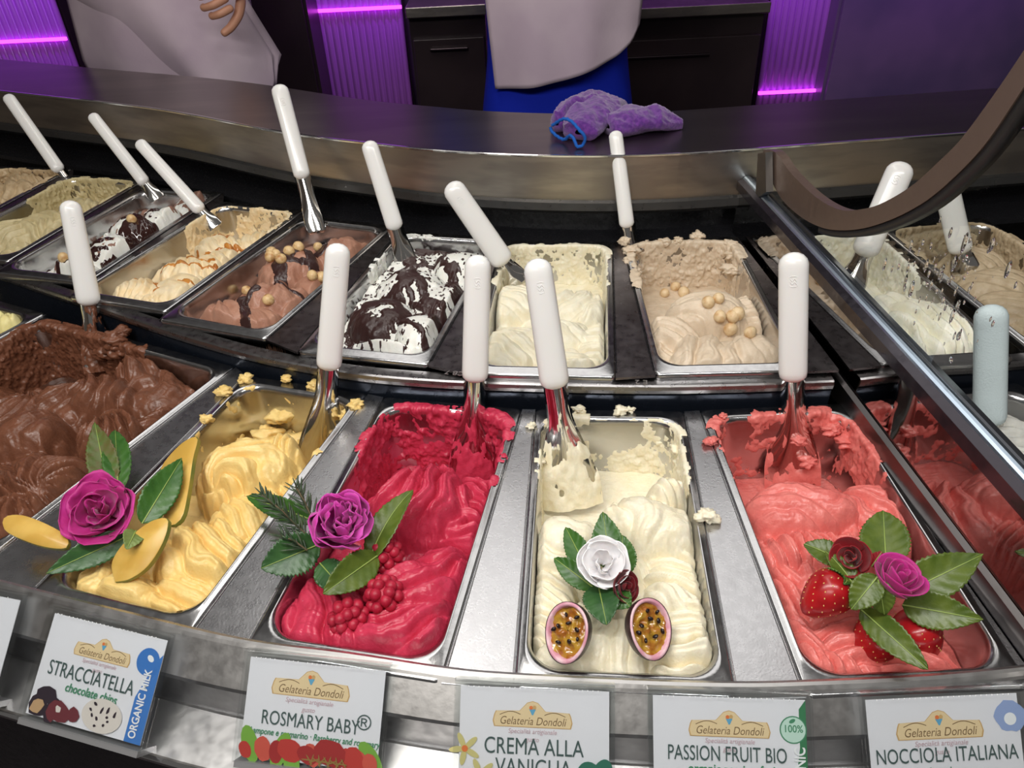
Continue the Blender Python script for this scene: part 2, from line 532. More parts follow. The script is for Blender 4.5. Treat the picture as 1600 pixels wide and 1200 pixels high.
_rp = [(-60, 398), (0, 428), (148, 478), (262, 517), (400, 556), (540, 582), (665, 594), (800, 600), (1000, 604), (1150, 602), (1304, 596)]
RAILB = np.array([pz(x, y, DZ - 0.008) for x, y in _rp])
_back_rail = ribbon('tub_row_rail', RAILB, [(-0.016, DZ - 0.012), (-0.016, DZ - 0.0075), (-0.002, DZ - 0.0075), (0.0, DZ - 0.009), (0.001, DZ - 0.013), (0.0, DZ - 0.018)], M['row_rail'], n=90)
tag(_back_rail, 'curved steel rail carrying the front ends of the back tubs', 'rail')
ribbon('step_face', RAILB, [(0.0, DZ - 0.018), (-0.002, DZ - 0.022), (-0.004, -0.075)], M['navy_face'], n=90, parent=_back_rail)
RAILB2 = np.array([(0.405, 0.668), (0.5, 0.664), (0.62, 0.672), (0.78, 0.69)])
_br2 = ribbon('tub_row_rail', RAILB2, [(-0.016, DZ - 0.012), (-0.016, DZ - 0.0075), (-0.002, DZ - 0.0075), (0.0, DZ - 0.009), (0.001, DZ - 0.013), (0.0, DZ - 0.018)], M['row_rail'], n=20)
tag(_br2, 'short steel rail carrying the tubs beyond the glass divider', 'rail')
ribbon('step_face', RAILB2, [(0.0, DZ - 0.018), (-0.002, DZ - 0.022), (-0.004, -0.075)], M['navy_face'], n=20, parent=_br2)

# case floor under the tubs
_cl = [(-1.55, 1.75), (-1.0, 1.02), (-0.6, 0.72), (-0.25, 0.54), (0.0, 0.47), (0.25, 0.45), (0.5, 0.46), (1.1, 0.52)]
_cf = ribbon('case_bed', _cl, [(-0.66, -0.13), (-0.4, -0.13), (0.0, -0.13), (0.12, -0.13), (0.12, -0.16), (-0.66, -0.16)], M['case_floor'], n=60)
tag(_cf, 'black bed of the display case under the steel tubs', 'case')

# work ledge behind the tubs
face_px = [(-250, 112), (0, 142), (236, 169), (439, 206), (580, 224), (699, 236), (867, 243), (1060, 240), (1330, 221), (1600, 201), (1900, 180)]
ZT = 0.15
FACE = np.array([pz(x, y, ZT) for x, y in face_px])
led = ribbon('work_ledge', FACE, [(-0.002, ZT + 0.0005), (0.0015, ZT + 0.0008), (0.002, ZT - 0.0016), (0.0, ZT - 0.003), (0.0, 0.083)], M['brushed'], n=140)
tag(led, 'long curved brushed steel work ledge behind the back tubs', 'ledge')
ribbon('ledge_top', FACE, [(-0.205, ZT - 0.02), (-0.205, ZT), (-0.002, ZT + 0.0005)], M['ledge_top'], n=140, parent=led)
ribbon('edge_trim', FACE, [(-0.0025, ZT + 0.0009), (0.0012, ZT + 0.0013), (0.0026, ZT + 0.0004), (0.0024, ZT - 0.0016)], M['polished'], n=140, parent=led)
ribbon('lower_lip', FACE, [(0.0, 0.083), (0.007, 0.081), (0.009, 0.070), (0.004, 0.064)], mat('lip_metal', (0.10, 0.10, 0.10), 0.35, 0.8, rvar=0.1), n=140, parent=led)
ribbon('recess', FACE, [(0.004, 0.064), (-0.02, 0.062), (-0.03, 0.02), (-0.03, -0.1)], M['black'], n=140, parent=led)
ribbon('staff_side', FACE, [(-0.205, ZT - 0.02), (-0.20, ZT - 0.06), (-0.20, -0.95)], M['dark_cabinet'], n=60, parent=led)
ribbon('back_tray', FACE, [(-0.03, DZ - 0.012), (0.03, DZ - 0.012), (0.03, DZ - 0.02)], M['black'], n=60, parent=led)

# glass divider with its thick bar and the bent frame
def div(y, z, dx=0.0):
    return np.array([0.350 + (1.04 - y) * 0.048 + dx, y, z])


DIV_DIR = div(0, 0) - div(1, 0); DIV_DIR /= np.linalg.norm(DIV_DIR)
DIV_N = np.array([DIV_DIR[1], -DIV_DIR[0], 0]); DIV_N *= -1 if DIV_N[0] > 0 else 1   # towards the strawberry tub


def pdiv(x, y, dx=0.0):
    """pixel to the divider's plane"""
    v = ray(x, y); p0 = div(1.1, 0, dx)
    return EYE + v * ((p0 - EYE).dot(DIV_N) / v.dot(DIV_N))


dv = empty('glass_divider', div(0.7, 0))
dv.location = (0, 0, 0)
tag(dv, 'upright glass divider right of the strawberry tub with a thick polished top bar', 'divider')
y0, y1 = 0.28, 1.045
pv = [div(y0, -0.02, -0.003), div(y1, -0.02, -0.003), div(y1, 0.097, -0.003), div(y0, 0.097, -0.003)]
pv2 = [p + np.array([0.005, 0, 0]) for p in pv]
mesh('glass_pane', pv + pv2, [(0, 1, 2, 3), (7, 6, 5, 4), (0, 4, 5, 1), (1, 5, 6, 2), (2, 6, 7, 3), (3, 7, 4, 0)], glass_mat('divider_glass', (0.22, 0.20, 0.19), 0.42, 0.03), dv, smooth=False)


def bar(name, prof, m, ya=y0, yb=y1):
    P = np.zeros((2, len(prof), 3))
    for j, y in enumerate((ya, yb)):
        for i, (dx, z) in enumerate(prof): P[j, i] = div(y, z, dx)
    n = len(prof)
    V = P.reshape(-1, 3)
    F = [(i, (i + 1) % n, n + (i + 1) % n, n + i) for i in range(n)] + [tuple(range(n)), tuple(range(2 * n - 1, n - 1, -1))]
    return mesh(name, V, F, m, dv, smooth=False)


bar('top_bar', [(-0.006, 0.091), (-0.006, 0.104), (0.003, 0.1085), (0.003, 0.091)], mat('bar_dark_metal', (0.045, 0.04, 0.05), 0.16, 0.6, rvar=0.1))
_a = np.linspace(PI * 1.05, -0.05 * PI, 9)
bar('bar_highlight_strip', [(0.0075 + 0.0065 * math.cos(t), 0.106 + 0.0055 * math.sin(t)) for t in _a] + [(0.014, 0.095), (0.001, 0.095)], mat('bar_highlight_steel', (0.58, 0.70, 0.84), 0.30, 1))  # rounded bar edge, its bluish sky highlight put into the steel colour
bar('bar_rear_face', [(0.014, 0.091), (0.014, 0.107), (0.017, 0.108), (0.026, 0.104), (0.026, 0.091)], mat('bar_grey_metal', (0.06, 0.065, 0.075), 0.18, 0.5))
bar('base_channel', [(-0.008, -0.004), (-0.008, 0.020), (-0.0035, 0.023), (-0.0035, -0.004)], mat('channel_metal', (0.16, 0.15, 0.15), 0.28, 1), ya=0.25, yb=1.02)
for key, m, z, lab in (('strawberry', M['plate'], -0.0015, 'steel plate between the strawberry tub and the glass divider'), ('hazelnut', M['dark_plate'], DZ - 0.0015, 'dark plate between the beige hazelnut tub and the glass divider')):
    a, b = corner(key, 1, -1), corner(key, 1, 1)
    s = quad_plate('spacer_plate', a, div(a[1], 0, -0.009), div(b[1], 0, -0.009), b, z, 0.003, m)
    tag(s, lab, 'plate')
M['wet_glass'] = glass_mat('wet_clear_glass', (0.93, 0.95, 0.93), 0.03, 0.02)

inner_px = [(1193, 234), (1212, 238), (1232, 266), (1262, 297), (1290, 318), (1318, 329), (1345, 327), (1370, 321), (1400, 306), (1430, 286), (1465, 254), (1500, 219), (1550, 152), (1600, 78), (1650, 0), (1700, -85)]
outer_px = [(1188, 262), (1203, 280), (1222, 312), (1250, 338), (1282, 355), (1313, 360), (1348, 357), (1385, 346), (1420, 330), (1455, 308), (1496, 272), (1538, 227), (1584, 160), (1632, 84), (1680, 5), (1730, -80)]
inn = resample([pdiv(x, y, 0.012) for x, y in inner_px], 60)
out = resample([pdiv(x, y, 0.012) for x, y in outer_px], 60)
off = -DIV_N * 0.012
fr = empty('bent_glass_frame', (0, 0, 0))
tag(fr, 'bent brown metal frame strip sweeping up beside the glass divider', 'frame')
P = np.stack([inn, out, out + off, inn + off], 1)      # (60,4,3)
surf('frame_strip', P, M['bronze'], fr, wrap=True).data.polygons.foreach_set('use_smooth', np.zeros(59 * 4, dtype=bool))
dirw = (out - inn); dirw /= np.linalg.norm(dirw, axis=1, keepdims=True)
P = np.stack([out + dirw * 0.0003, out + dirw * 0.008, out + dirw * 0.008 + off, out + dirw * 0.0003 + off], 1)[18:]
surf('gasket', P + off * 0.1, M['black_rubber'], fr, wrap=True)
# clear pane between bar and frame, wet with meltwater
sel = inn[6:52]
topline = out[6:52] + off * 0.5
botline = np.array([div(min(max(p[1], y0), y1), 0.104, 0.0135) for p in topline])
P = np.stack([botline, topline], 0)
surf('clear_pane', P, M['wet_glass'], dv)
drops = []
for k in range(120):
    px, py = RNG.normal(1480, 42), RNG.normal(440, 48)
    p = pdiv(px, py, 0.0135)
    drops.append((p, abs(RNG.normal(0.0010, 0.0009)) + 0.0005))
bm = bmesh.new()
for p, r in drops:
    mt = Matrix.Translation(Vector(p)) @ Matrix.Diagonal((0.35, 0.8, random.uniform(0.8, 3.0), 1))
    bmesh.ops.create_icosphere(bm, subdivisions=2, radius=r, matrix=mt)
me = bpy.data.meshes.new('water_droplets'); bm.to_mesh(me); bm.free()
M['water'] = mat('meltwater', (1, 1, 1), 0.02, 0, trans=1.0)
tag(link('water_droplets', me, M['water'], dv), kind='stuff')
post = mesh('end_bracket', [pdiv(1184, 240), pdiv(1196, 238), pdiv(1197, 300), pdiv(1180, 312)] + [p + off * 0.8 for p in (pdiv(1184, 240), pdiv(1196, 238), pdiv(1197, 300), pdiv(1180, 312))],
            [(0, 1, 2, 3), (7, 6, 5, 4), (0, 4, 5, 1), (1, 5, 6, 2), (2, 6, 7, 3), (3, 7, 4, 0)], mat('bracket_metal', (0.20, 0.19, 0.18), 0.3, 0.9), fr, smooth=False)

# ------------------------------------------------------------------ room
M['side_wall'] = mat('side_wall_paint', (0.42, 0.36, 0.30), 0.6, col2=(0.36, 0.31, 0.26), scale=3)
tag(box('floor', -3.2, 3.2, -1.6, 2.9, -1.0, -0.95, M['floor']), kind='structure')
tag(box('wall_back', -3.2, 3.2, 2.72, 2.9, -0.95, 1.9, M['wall']), kind='structure')
tag(box('wall_left', -3.3, -3.2, -1.6, 2.9, -0.95, 1.9, M['side_wall']), kind='structure')
tag(box('wall_right', 3.2, 3.3, -1.6, 2.9, -0.95, 1.9, M['side_wall']), kind='structure')
YB = 2.62


def ribbed_panel(x0, x1, z0, z1, label, led_z):
    o = empty('ribbed_panel', ((x0 + x1) / 2, YB, z0))
    n = max(4, int((x1 - x0) / 0.021))
    wv = (x1 - x0) / n
    xs, ys = [], []
    for i in range(n):
        for k in range(6):
            t = k / 6; xs.append(-(x1 - x0) / 2 + (i + t) * wv); ys.append(-0.009 * math.sin(PI * t))
    xs.append((x1 - x0) / 2); ys.append(0)
    P = np.zeros((2, len(xs), 3)); P[:, :, 0] = xs; P[:, :, 1] = ys; P[1, :, 2] = z1 - z0
    surf('acrylic_sheet', P, M['ribbed'], o, solid=0.004)
    box('led_strip', -(x1 - x0) / 2, (x1 - x0) / 2, -0.022, -0.012, led_z - z0 - 0.005, led_z - z0 + 0.004, M['led'], o)
    box('back_board', -(x1 - x0) / 2, (x1 - x0) / 2, 0.02, 0.06, 0, z1 - z0, M['dark_cabinet'], o)
    return tag(o, label, 'panel', 'violet lit ribbed panels behind the staff')


def xat(px, Y=YB, py=60): return pY(px, py, Y)[0]


ribbed_panel(xat(-160), xat(108), -0.95, 1.0, 'violet lit ribbed panel behind the left worker', 0.075)
ribbed_panel(xat(489), xat(634), -0.95, 1.0, 'violet lit ribbed panel between the two workers', 0.118)
ribbed_panel(xat(770), xat(845), -0.95, 0.3, 'narrow violet ribbed panel behind the blue trousers', -0.3)
ribbed_panel(xat(1195), xat(1300), -0.95, 1.0, 'violet ribbed panel right of the dark drawers', -0.2)


def cabinet(x0, x1, zt, label, nd, y0=2.42, m=None):
    m = m or M['dark_cabinet']
    o = empty('drawer_cabinet', ((x0 + x1) / 2, y0, -0.95))
    hw = (x1 - x0) / 2; h = zt + 0.95
    link('body', box_data(-hw, hw, 0.02, 0.165, 0.0, h - 0.03), m, o, False)
    link('worktop', box_data(-hw - 0.004, hw + 0.004, -0.02, 0.165, h - 0.03, h, 0.003), M['brushed'], o, False)
    dh = (h - 0.16) / nd
    for i in range(nd):
        d = link('drawer', box_data(-hw + 0.008, hw - 0.008, 0.0, 0.02, 0.08 + i * dh, 0.08 + (i + 1) * dh - 0.012, 0.002), m, o, False)
        link('handle', box_data(-hw * 0.5, hw * 0.5, -0.014, -0.002, 0.08 + (i + 0.86) * dh, 0.08 + (i + 0.86) * dh + 0.008, 0.002), mat('drawer_handle', (0.08, 0.06, 0.07), 0.3, 1), d, False)
    return tag(o, label, 'cabinet', 'dark drawer cabinets behind the staff')


cabinet(xat(641, 2.42), xat(760, 2.42), pY(680, 8, 2.42)[2], 'dark drawer cabinet right of the violet panel, partly behind blue sleeve', 3)
cabinet(xat(862, 2.42), xat(1192, 2.42), pY(1100, 6, 2.42)[2], 'wide dark drawer cabinet with steel top behind the purple cloth', 2)
cabinet(xat(385, 2.42), xat(486, 2.42), 0.55, 'tall black cabinet right of the white aproned worker', 2)
cabinet(xat(1304, 2.53), xat(1700, 2.53), 0.5, 'dark purple-lit cabinet behind the bent frame', 2, 2.53, mat('violet_haze_cabinet', (0.16, 0.11, 0.20), 0.3, col2=(0.10, 0.08, 0.15), scale=3))  # lighter plum base stands in for the violet haze lying over it
# ------------------------------------------------------------------ gelato
class Gel:
    def __init__(self, key, step=0.00082, cav=0.05, level=-0.035, floor=-0.085, slope=0.03, seed=1, crown=0.0, fine=0.0007):
        self.key, self.seed = key, seed
        _, _, _, _, wd, L = TUB[key]
        self.a, self.b = wd / 2 - SIDE * 1.15, L / 2 - END * 1.12
        self.us = np.linspace(-self.a, self.a, int(2 * self.a / step)); self.vs = np.linspace(-self.b, self.b, int(2 * self.b / step))
        self.U, self.V = np.meshgrid(self.us, self.vs)
        U, V = self.U, self.V
        n = fbm(U * 30, V * 30, 3, seed) - 0.5
        t = sstep(cav + slope, cav - slope, V + n * 0.03 + 0.008 * np.sin(U * 40 + seed))
        self.H = floor + (level - floor) * t + n * 0.012 * (0.4 + t) + crown * (1 - (U / self.a) ** 2) * t
        # gelato packed up along the walls of the cavity
        self.fine = fine
        # domain warp so that no ridge is machine straight
        self.WU = (fbm(U * 22, V * 22, 3, seed + 3) - 0.5) * 0.022
        self.WV = (fbm(U * 22, V * 22, 3, seed + 8) - 0.5) * 0.022

    def lobe(self, px, py, a, b, rot=0.0, top=-0.005, base=-0.06, n=0, amp=0.002, pivot=None, twist=0.0, par=None, curve=0.0, k=0.003, pw=2.8, warp=1.0, flat=0.46, zmap=None, ph=0.0, tilt=(0, 0), sharp=1.0):
        """one folded scoop: centre pixel, half axes in metres, turn in degrees; ridges fan about a pivot pixel or run parallel (par = degrees)"""
        zm = top if zmap is None else zmap
        cu, cv = tl(self.key, px, py, zm)
        U, V = self.U + self.WU * warp * 0.7, self.V + self.WV * warp * 0.7
        c, s = math.cos(math.radians(rot)), math.sin(math.radians(rot))
        du, dv = U - cu, V - cv
        x, y = (du * c + dv * s), (-du * s + dv * c)
        rag = 1 + (fbm(U * 70, V * 70, 3, self.seed + 21) - 0.5) * 0.22
        r = np.sqrt((x / a) ** 2 + (y / b) ** 2) * rag
        dome = np.clip(1 - r ** pw, 0, 1) ** flat
        h = base + (top - base) * dome + tilt[0] * x + tilt[1] * y
        amp = amp * 1.5
        if n > 8: n, amp = n * .60, amp * 1.5
        if n:
            fade = sstep(1.04, 0.78, r)
            if par is not None:
                t = math.radians(par)
                e = (U - cu) * math.cos(t) + (V - cv) * math.sin(t)
                f = -(U - cu) * math.sin(t) + (V - cv) * math.cos(t)
                phs = n * (e / (2 * max(a, b))) + curve * (f / max(a, b)) ** 2
            else:
                pu, pv = tl(self.key, *(pivot or (px, py)), zm)
                qx, qy = U - pu, V - pv
                rad = np.hypot(qx, qy)
                phs = n * np.arctan2(qy, qx) / (2 * PI) + twist * rad / max(a, b)
                fade = fade * sstep(0.0, 0.012, rad)
            phs = phs + ph + (fbm(U * 25, V * 25, 2, self.seed + 40) - 0.5) * 1.1
            rg = np.abs(np.sin(PI * phs)) ** (0.75 * sharp)
            big = 0.55 + 0.9 * vnoise(np.floor(phs) * 3.7 + self.seed, np.full_like(phs, 0.5))
            fine = np.abs(np.sin(PI * phs * 3.3)) * 0.16
            h = h + 1.35 * amp * fade * (rg * big - 0.55 + fine)
        h = h + (fbm(U * 190, V * 190, 3, self.seed + 33) - .5) * .0035 * sstep(.72, .97, r)
        h = np.where(r < 1.0, h, -1)
        # smooth maximum: the fold lies on what is already there
        H = self.H
        d = np.clip(0.5 + 0.5 * (h - H) / k, 0, 1)
        self.H = np.where(r < 1.0, H * (1 - d) + h * d + k * d * (1 - d) * 0.6, H)
        return self

    def groove(self, pts, w, d):
        q = np.array([tl(self.key, *p) for p in pts])
        D = polydist(self.U + self.WU * 0.3, self.V + self.WV * 0.3, q)
        self.H = self.H - d * np.exp(-(D / w) ** 2)
        return self

    def finish(self, m, label, group='gelato heaped in the steel tubs'):
        U, V = self.U, self.V
        H = self.H
        H = H + (fbm(U * 160, V * 160, 3, self.seed + 5) - 0.5) * self.fine * 2.0 + np.clip(fbm(U * 60, V * 320, 3, self.seed + 6) - 0.55, 0, 1) * self.fine * 4
        self.H = H
        rr = 0.026
        qx, qy = np.abs(U) - (self.a - rr), np.abs(V) - (self.b - rr)
        d = rr - np.minimum(np.maximum(qx, qy), 0) - np.hypot(np.clip(qx, 0, None), np.clip(qy, 0, None))
        inside = d >= 0
        # shoulders sink towards the wall; the outermost ring goes down to the bottom
        rag = .004 * (fbm(U * 60, V * 60, 3, self.seed + 9) - .3)
        H = H - (.010 + np.clip(H + .004, 0, .03) * .7) * (1 - sstep(0, .009, d + rag)) * sstep(-.06, -.02, H)
        H = np.where(d < .0016, -.10, H)
        self.H = H
        self.inside = inside
        nu = len(self.us)
        P = np.stack([U, V, H], 2).reshape(-1, 3)
        Q = grid_quads(nu, len(self.vs))
        ok = inside.ravel()[Q].all(1)
        Vv, Qq = compact(P, Q[ok])
        x, y, th, z, _, _ = TUB[self.key]
        o = empty('gelato', (x, y, z), (0, 0, th))
        quads_mesh('mound', Vv, Qq, m, o)
        tag(o, label, 'gelato', group)
        self.o = o
        self.m = m
        return self

    def height(self, u, v):
        i = int(np.clip(np.searchsorted(self.us, u), 0, len(self.us) - 1)); j = int(np.clip(np.searchsorted(self.vs, v), 0, len(self.vs) - 1))
        return self.H[j, i]

    def hit(self, px, py):
        """first point of the gelato on the line of sight through a pixel (march along the ray)"""
        x, y, th, tz, _, _ = TUB[self.key]
        v = ray(px, py)
        s0 = (tz + 0.05 - CAM_H) / v[2]; s1 = (tz - 0.09 - CAM_H) / v[2]
        for s in np.linspace(s0, s1, 300):
            p = EYE + v * s
            dx, dy = p[0] - x, p[1] - y
            u, w_ = dx * math.cos(th) + dy * math.sin(th), -dx * math.sin(th) + dy * math.cos(th)
            if abs(u) <= self.a and abs(w_) <= self.b and p[2] - tz <= self.height(u, w_): return p
        return p

    def layer(self, name, mask, thick, m, kind=None, label=None):
        """sauce lying on the gelato where mask > 0"""
        Z = self.H + thick * sstep(0, 0.35, mask) + 0.0003
        P = np.stack([self.U, self.V, Z], 2)
        P[..., 2] = np.where(mask > 0, P[..., 2], self.H - 0.0008)
        Q = grid_quads(len(self.us), len(self.vs))
        ok = (mask.ravel()[Q] > 0).any(1) & self.inside.ravel()[Q].all(1)
        if not ok.any(): return
        Vv, Qq = compact(P.reshape(-1, 3), Q[ok])
        o = quads_mesh(name, Vv, Qq, m, self.o)
        return tag(o, label=label, kind=kind or 'stuff')

    def coat(self, cov, m=None, amp=0.004, seed=0, scale=55, name='wall_smear', top=0.010, depth=0.085, rag=1.0):
        """gelato smeared over the inside wall and the lip: cov(u, v, t) gives how thick it lies (t = metres below the rim)"""
        _, _, _, _, wd, L = TUB[self.key]
        loop = rrect(wd / 2 - SIDE, L / 2 - END, 0.027, 12)
        s = np.r_[0, np.cumsum(np.linalg.norm(np.diff(np.r_[loop, loop[:1]], axis=0), axis=1))]
        n = int(s[-1] / 0.0012)
        ss = np.linspace(0, s[-1], n, endpoint=False)
        lp = np.r_[loop, loop[:1]]
        u = np.interp(ss, s, lp[:, 0]); v = np.interp(ss, s, lp[:, 1])
        tu, tv = np.gradient(u), np.gradient(v); nn = np.hypot(tu, tv) + 1e-9
        nu_, nv_ = -tv / nn, tu / nn     # inward
        t = np.arange(-top, depth, 0.0012)
        SS, TT = np.meshgrid(ss, t)
        UU, VV = np.tile(u, (len(t), 1)), np.tile(v, (len(t), 1))
        c = cov(UU, VV, TT)
        nz = fbm(SS * scale, TT * scale, 4, seed + 50)
        nz2 = fbm(SS * 190, TT * 150, 3, seed + 60)
        nz = nz * .7 + fbm(SS * scale * 3.1, TT * scale * 2.2, 3, seed + 55) * .3
        c = c - .34 * sstep(.004, -.002, TT)
        th = c + (nz - 0.5) * 2.6 * rag - 0.5
        thick = amp * .8 * np.clip(th, 0, 1.2) * (0.25 + 1.5 * nz2 ** 1.5) + 0.0005 * (th > 0)
        # profile: lip flange outwards for t < 0, wall downwards for t > 0
        off = np.where(TT < 0, TT, 0.0006 + TT * 0.02)
        zz = np.where(TT < 0, 0.0009, -TT)
        inw = np.where(TT > 0, thick, thick * sstep(-0.004, 0.0, TT)); upz = np.where(TT < 0, thick, thick * np.exp(-np.clip(TT, 0, 1) / 0.003))
        P = np.stack([UU + np.tile(nu_, (len(t), 1)) * (off + inw), VV + np.tile(nv_, (len(t), 1)) * (off + inw), zz + upz], 2)
        ok0 = th > 0
        Q = grid_quads(n, len(t), True)
        ok = ok0.ravel()[Q].any(1)
        if not ok.any(): return self
        Vv, Qq = compact(P.reshape(-1, 3), Q[ok])
        tag(quads_mesh(name, Vv, Qq[:, ::-1], m or self.m, self.o), kind='stuff')
        return self

    def blobs(self, pts, m=None, name='smear_lump', seed=0):
        """ragged lumps stuck to lip and walls: (px, py, z, size)"""
        rs = random.Random(seed)
        bm = bmesh.new()
        x, y, th, tz, _, _ = TUB[self.key]
        for px, py, z, r in pts:
            p = pz(px, py, tz + z)
            d = p - np.array([x, y, 0])
            q = Vector((d[0] * math.cos(th) + d[1] * math.sin(th), -d[0] * math.sin(th) + d[1] * math.cos(th), z))
            g = bmesh.ops.create_icosphere(bm, subdivisions=4, radius=1)
            s1, s2 = rs.random() * 90, rs.random() * 90
            for vv in g['verts']:
                c = vv.co.copy()
                f = 0.30 + 1.0 * fbm(c.x * 1.8 + s1, c.y * 1.8 + s2 + c.z * 1.7, 4)
                vv.co = q + Vector((c.x * r * f * 1.15, c.y * r * f, c.z * r * f * 0.7))
        me = bpy.data.meshes.new(name); bm.to_mesh(me); bm.free()
        tag(link(name, me, m or self.m, self.o), kind='stuff')
        return self


def polydist(U, V, q):
    D = np.full(U.shape, 9.0)
    for p0, p1 in zip(q[:-1], q[1:]):
        d = p1 - p0; L = (d ** 2).sum() + 1e-12
        t = np.clip(((U - p0[0]) * d[0] + (V - p0[1]) * d[1]) / L, 0, 1)
        D = np.minimum(D, np.hypot(U - p0[0] - t * d[0], V - p0[1] - t * d[1]))
    return D


def gmat(name, rgb, rgb2, rough=0.34, sss=0.12):
    return mat('gelato_' + name, srgb(*rgb), rough, spec=0.45, col2=srgb(*rgb2), scale=60, lo=0.35, hi=0.7, bump=0.45, bscale=450, sss=sss, rvar=0.08)


M['g_rasp'] = gmat('raspberry', (206, 62, 90), (190, 46, 72), 0.24, 0.08)
M['g_straw'] = gmat('strawberry', (230, 128, 120), (218, 110, 104), 0.26)
M['g_van'] = gmat('vanilla', (246, 239, 216), (242, 231, 200), 0.3)
M['g_mango'] = gmat('mango', (242, 212, 140), (236, 200, 122), 0.34)
M['g_choc'] = gmat('chocolate', (122, 78, 58), (106, 66, 48), 0.24, 0.04)
M['g_lemon'] = gmat('lemon', (243, 232, 170), (238, 224, 150), 0.4)
M['g_grey'] = gmat('greywhite', (214, 214, 206), (196, 196, 190), 0.4)
M['g_hazel'] = gmat('hazelnut', (222, 204, 180), (210, 190, 164), 0.4)
M['g_cream'] = gmat('cream', (242, 236, 214), (236, 226, 196), 0.38)
M['g_white'] = gmat('white', (246, 246, 240), (240, 240, 232), 0.34)
M['g_milkchoc'] = gmat('milkchoc', (180, 134, 112), (166, 118, 97), 0.38)
M['g_caramel'] = gmat('caramelcream', (244, 226, 190), (238, 212, 164), 0.38)
M['g_pist'] = gmat('pistachio', (208, 194, 152), (194, 178, 134), 0.42)
M['g_nut'] = gmat('nut', (206, 182, 146), (186, 160, 122), 0.42)
M['g_mint'] = gmat('ivory', (248, 246, 234), (240, 236, 214), 0.4)
M['g_coffee'] = gmat('coffee', (190, 172, 142), (170, 150, 120), 0.42)
M['sauce'] = mat('chocolate_sauce', srgb(52, 27, 24), 0.12, spec=0.5, coat=0.5)
M['shards'] = mat('chocolate_shards', srgb(58, 36, 34), 0.32, spec=0.5, bump=0.4, bscale=400)
M['caramel'] = mat('caramel_sauce', srgb(176, 104, 34), 0.25, spec=0.5, coat=0.3, col2=srgb(206, 140, 66), scale=60)


def backwall(g, full=0.0, lo=0.03, hi=0.05, top=0.0):
    """cover function: the back wall from a given v on"""
    return lambda u, v, t: sstep(lo, hi, v) * full


# ---- raspberry
g = Gel('raspberry', cav=0.035, level=-0.035, floor=-0.085, seed=2)
g.lobe(610, 800, .045, .05, 0, top=-.022, n=20, amp=.002, pivot=(650, 705))
g.lobe(740, 800, .040, .070, 10, top=-.020, n=15, amp=.004, par=80, curve=1.4)
g.lobe(655, 775, .056, .052, 0, top=.010, n=34, amp=.0042, pivot=(622, 712), twist=1.7, zmap=-.005)
g.lobe(480, 965, .052, .070, -12, top=-.006, n=40, amp=.0028, pivot=(470, 850), twist=.6)
g.lobe(700, 880, .045, .040, 20, top=-.002, n=10, amp=.004, pivot=(610, 960), twist=1.0)
g.lobe(640, 905, .050, .036, 25, top=.006, n=7, amp=.003, pivot=(700, 850), twist=.4)
g.lobe(640, 985, .066, .052, 15, top=.004, n=38, amp=.0048, pivot=(725, 880), twist=1.5)
g.lobe(540, 1000, .030, .055, -25, top=.002, n=26, amp=.002, pivot=(560, 930))
g.groove([(735, 860), (700, 905), (640, 935), (600, 950)], .004, .012)
g.finish(M['g_rasp'], 'crimson raspberry gelato, ridged, under the magenta rose with rosemary')
g.coat(lambda u, v, t: sstep(0.0, .06, v) * (1.02 - 4.5 * np.clip(t - .05, 0, 1)) - .32 * sstep(-.003, -.009, t) - .25 * sstep(.10, .05, v) * sstep(.03, .0, t), amp=.007, seed=2, scale=48, top=.009)
G_R = g

# ---- strawberry
g = Gel('strawberry', cav=0.045, level=-0.045, floor=-0.088, seed=5)
g.lobe(1230, 900, .052, .080, 5, top=-.012, n=30, amp=.003, par=20, curve=.8)
g.lobe(1370, 800, .040, .060, -15, top=-.006, n=30, amp=.0035, pivot=(1280, 740), twist=.8)
g.lobe(1345, 860, .035, .040, -15, top=-.012, n=16, amp=.0035, par=60, curve=.6)
g.lobe(1255, 850, .058, .030, 8, top=-.002, n=22, amp=.003, par=10, curve=1.1)
g.lobe(1255, 775, .062, .038, 3, top=.010, n=6, amp=.0022, par=70, curve=.8, pw=3)
g.lobe(1300, 775, .040, .024, -6, top=.012, n=3, amp=.002, par=80)
g.lobe(1290, 905, .040, .038, 0, top=-.006, n=26, amp=.0026, pivot=(1250, 850))
g.lobe(1230, 985, .038, .055, 15, top=-.004, n=16, amp=.0022, par=30, curve=.6)
g.lobe(1330, 985, .040, .045, -10, top=-.006, n=8, amp=.003, par=100)
g.lobe(1300, 1050, .050, .030, 0, top=-.008, n=12, amp=.003, par=20)
g.lobe(1440, 1040, .040, .040, 30, top=-.010, n=10, amp=.004, par=60)
g.finish(M['g_straw'], 'salmon pink strawberry gelato under strawberries and two small roses')
g.coat(lambda u, v, t: sstep(.02, .07, v) * (.66 - 3 * np.clip(t - .06, 0, 1)) + .35 * sstep(.02, .05, u) * sstep(.06, .10, v) * sstep(.07, .02, t) - .3 * sstep(-.002, -.010, t), amp=.006, seed=5, scale=45, top=.011)
g.blobs([(1392, 668, .002, .011), (1372, 655, .003, .008), (1352, 690, -.02, .012), (1340, 700, -.03, .010), (1300, 672, -.012, .011), (1320, 690, -.02, .011), (1110, 690, .002, .008), (1130, 650, .003, .005), (1262, 720, -.04, .010), (1250, 690, -.02, .009), (1380, 700, -.02, .009)], seed=5)
G_S = g

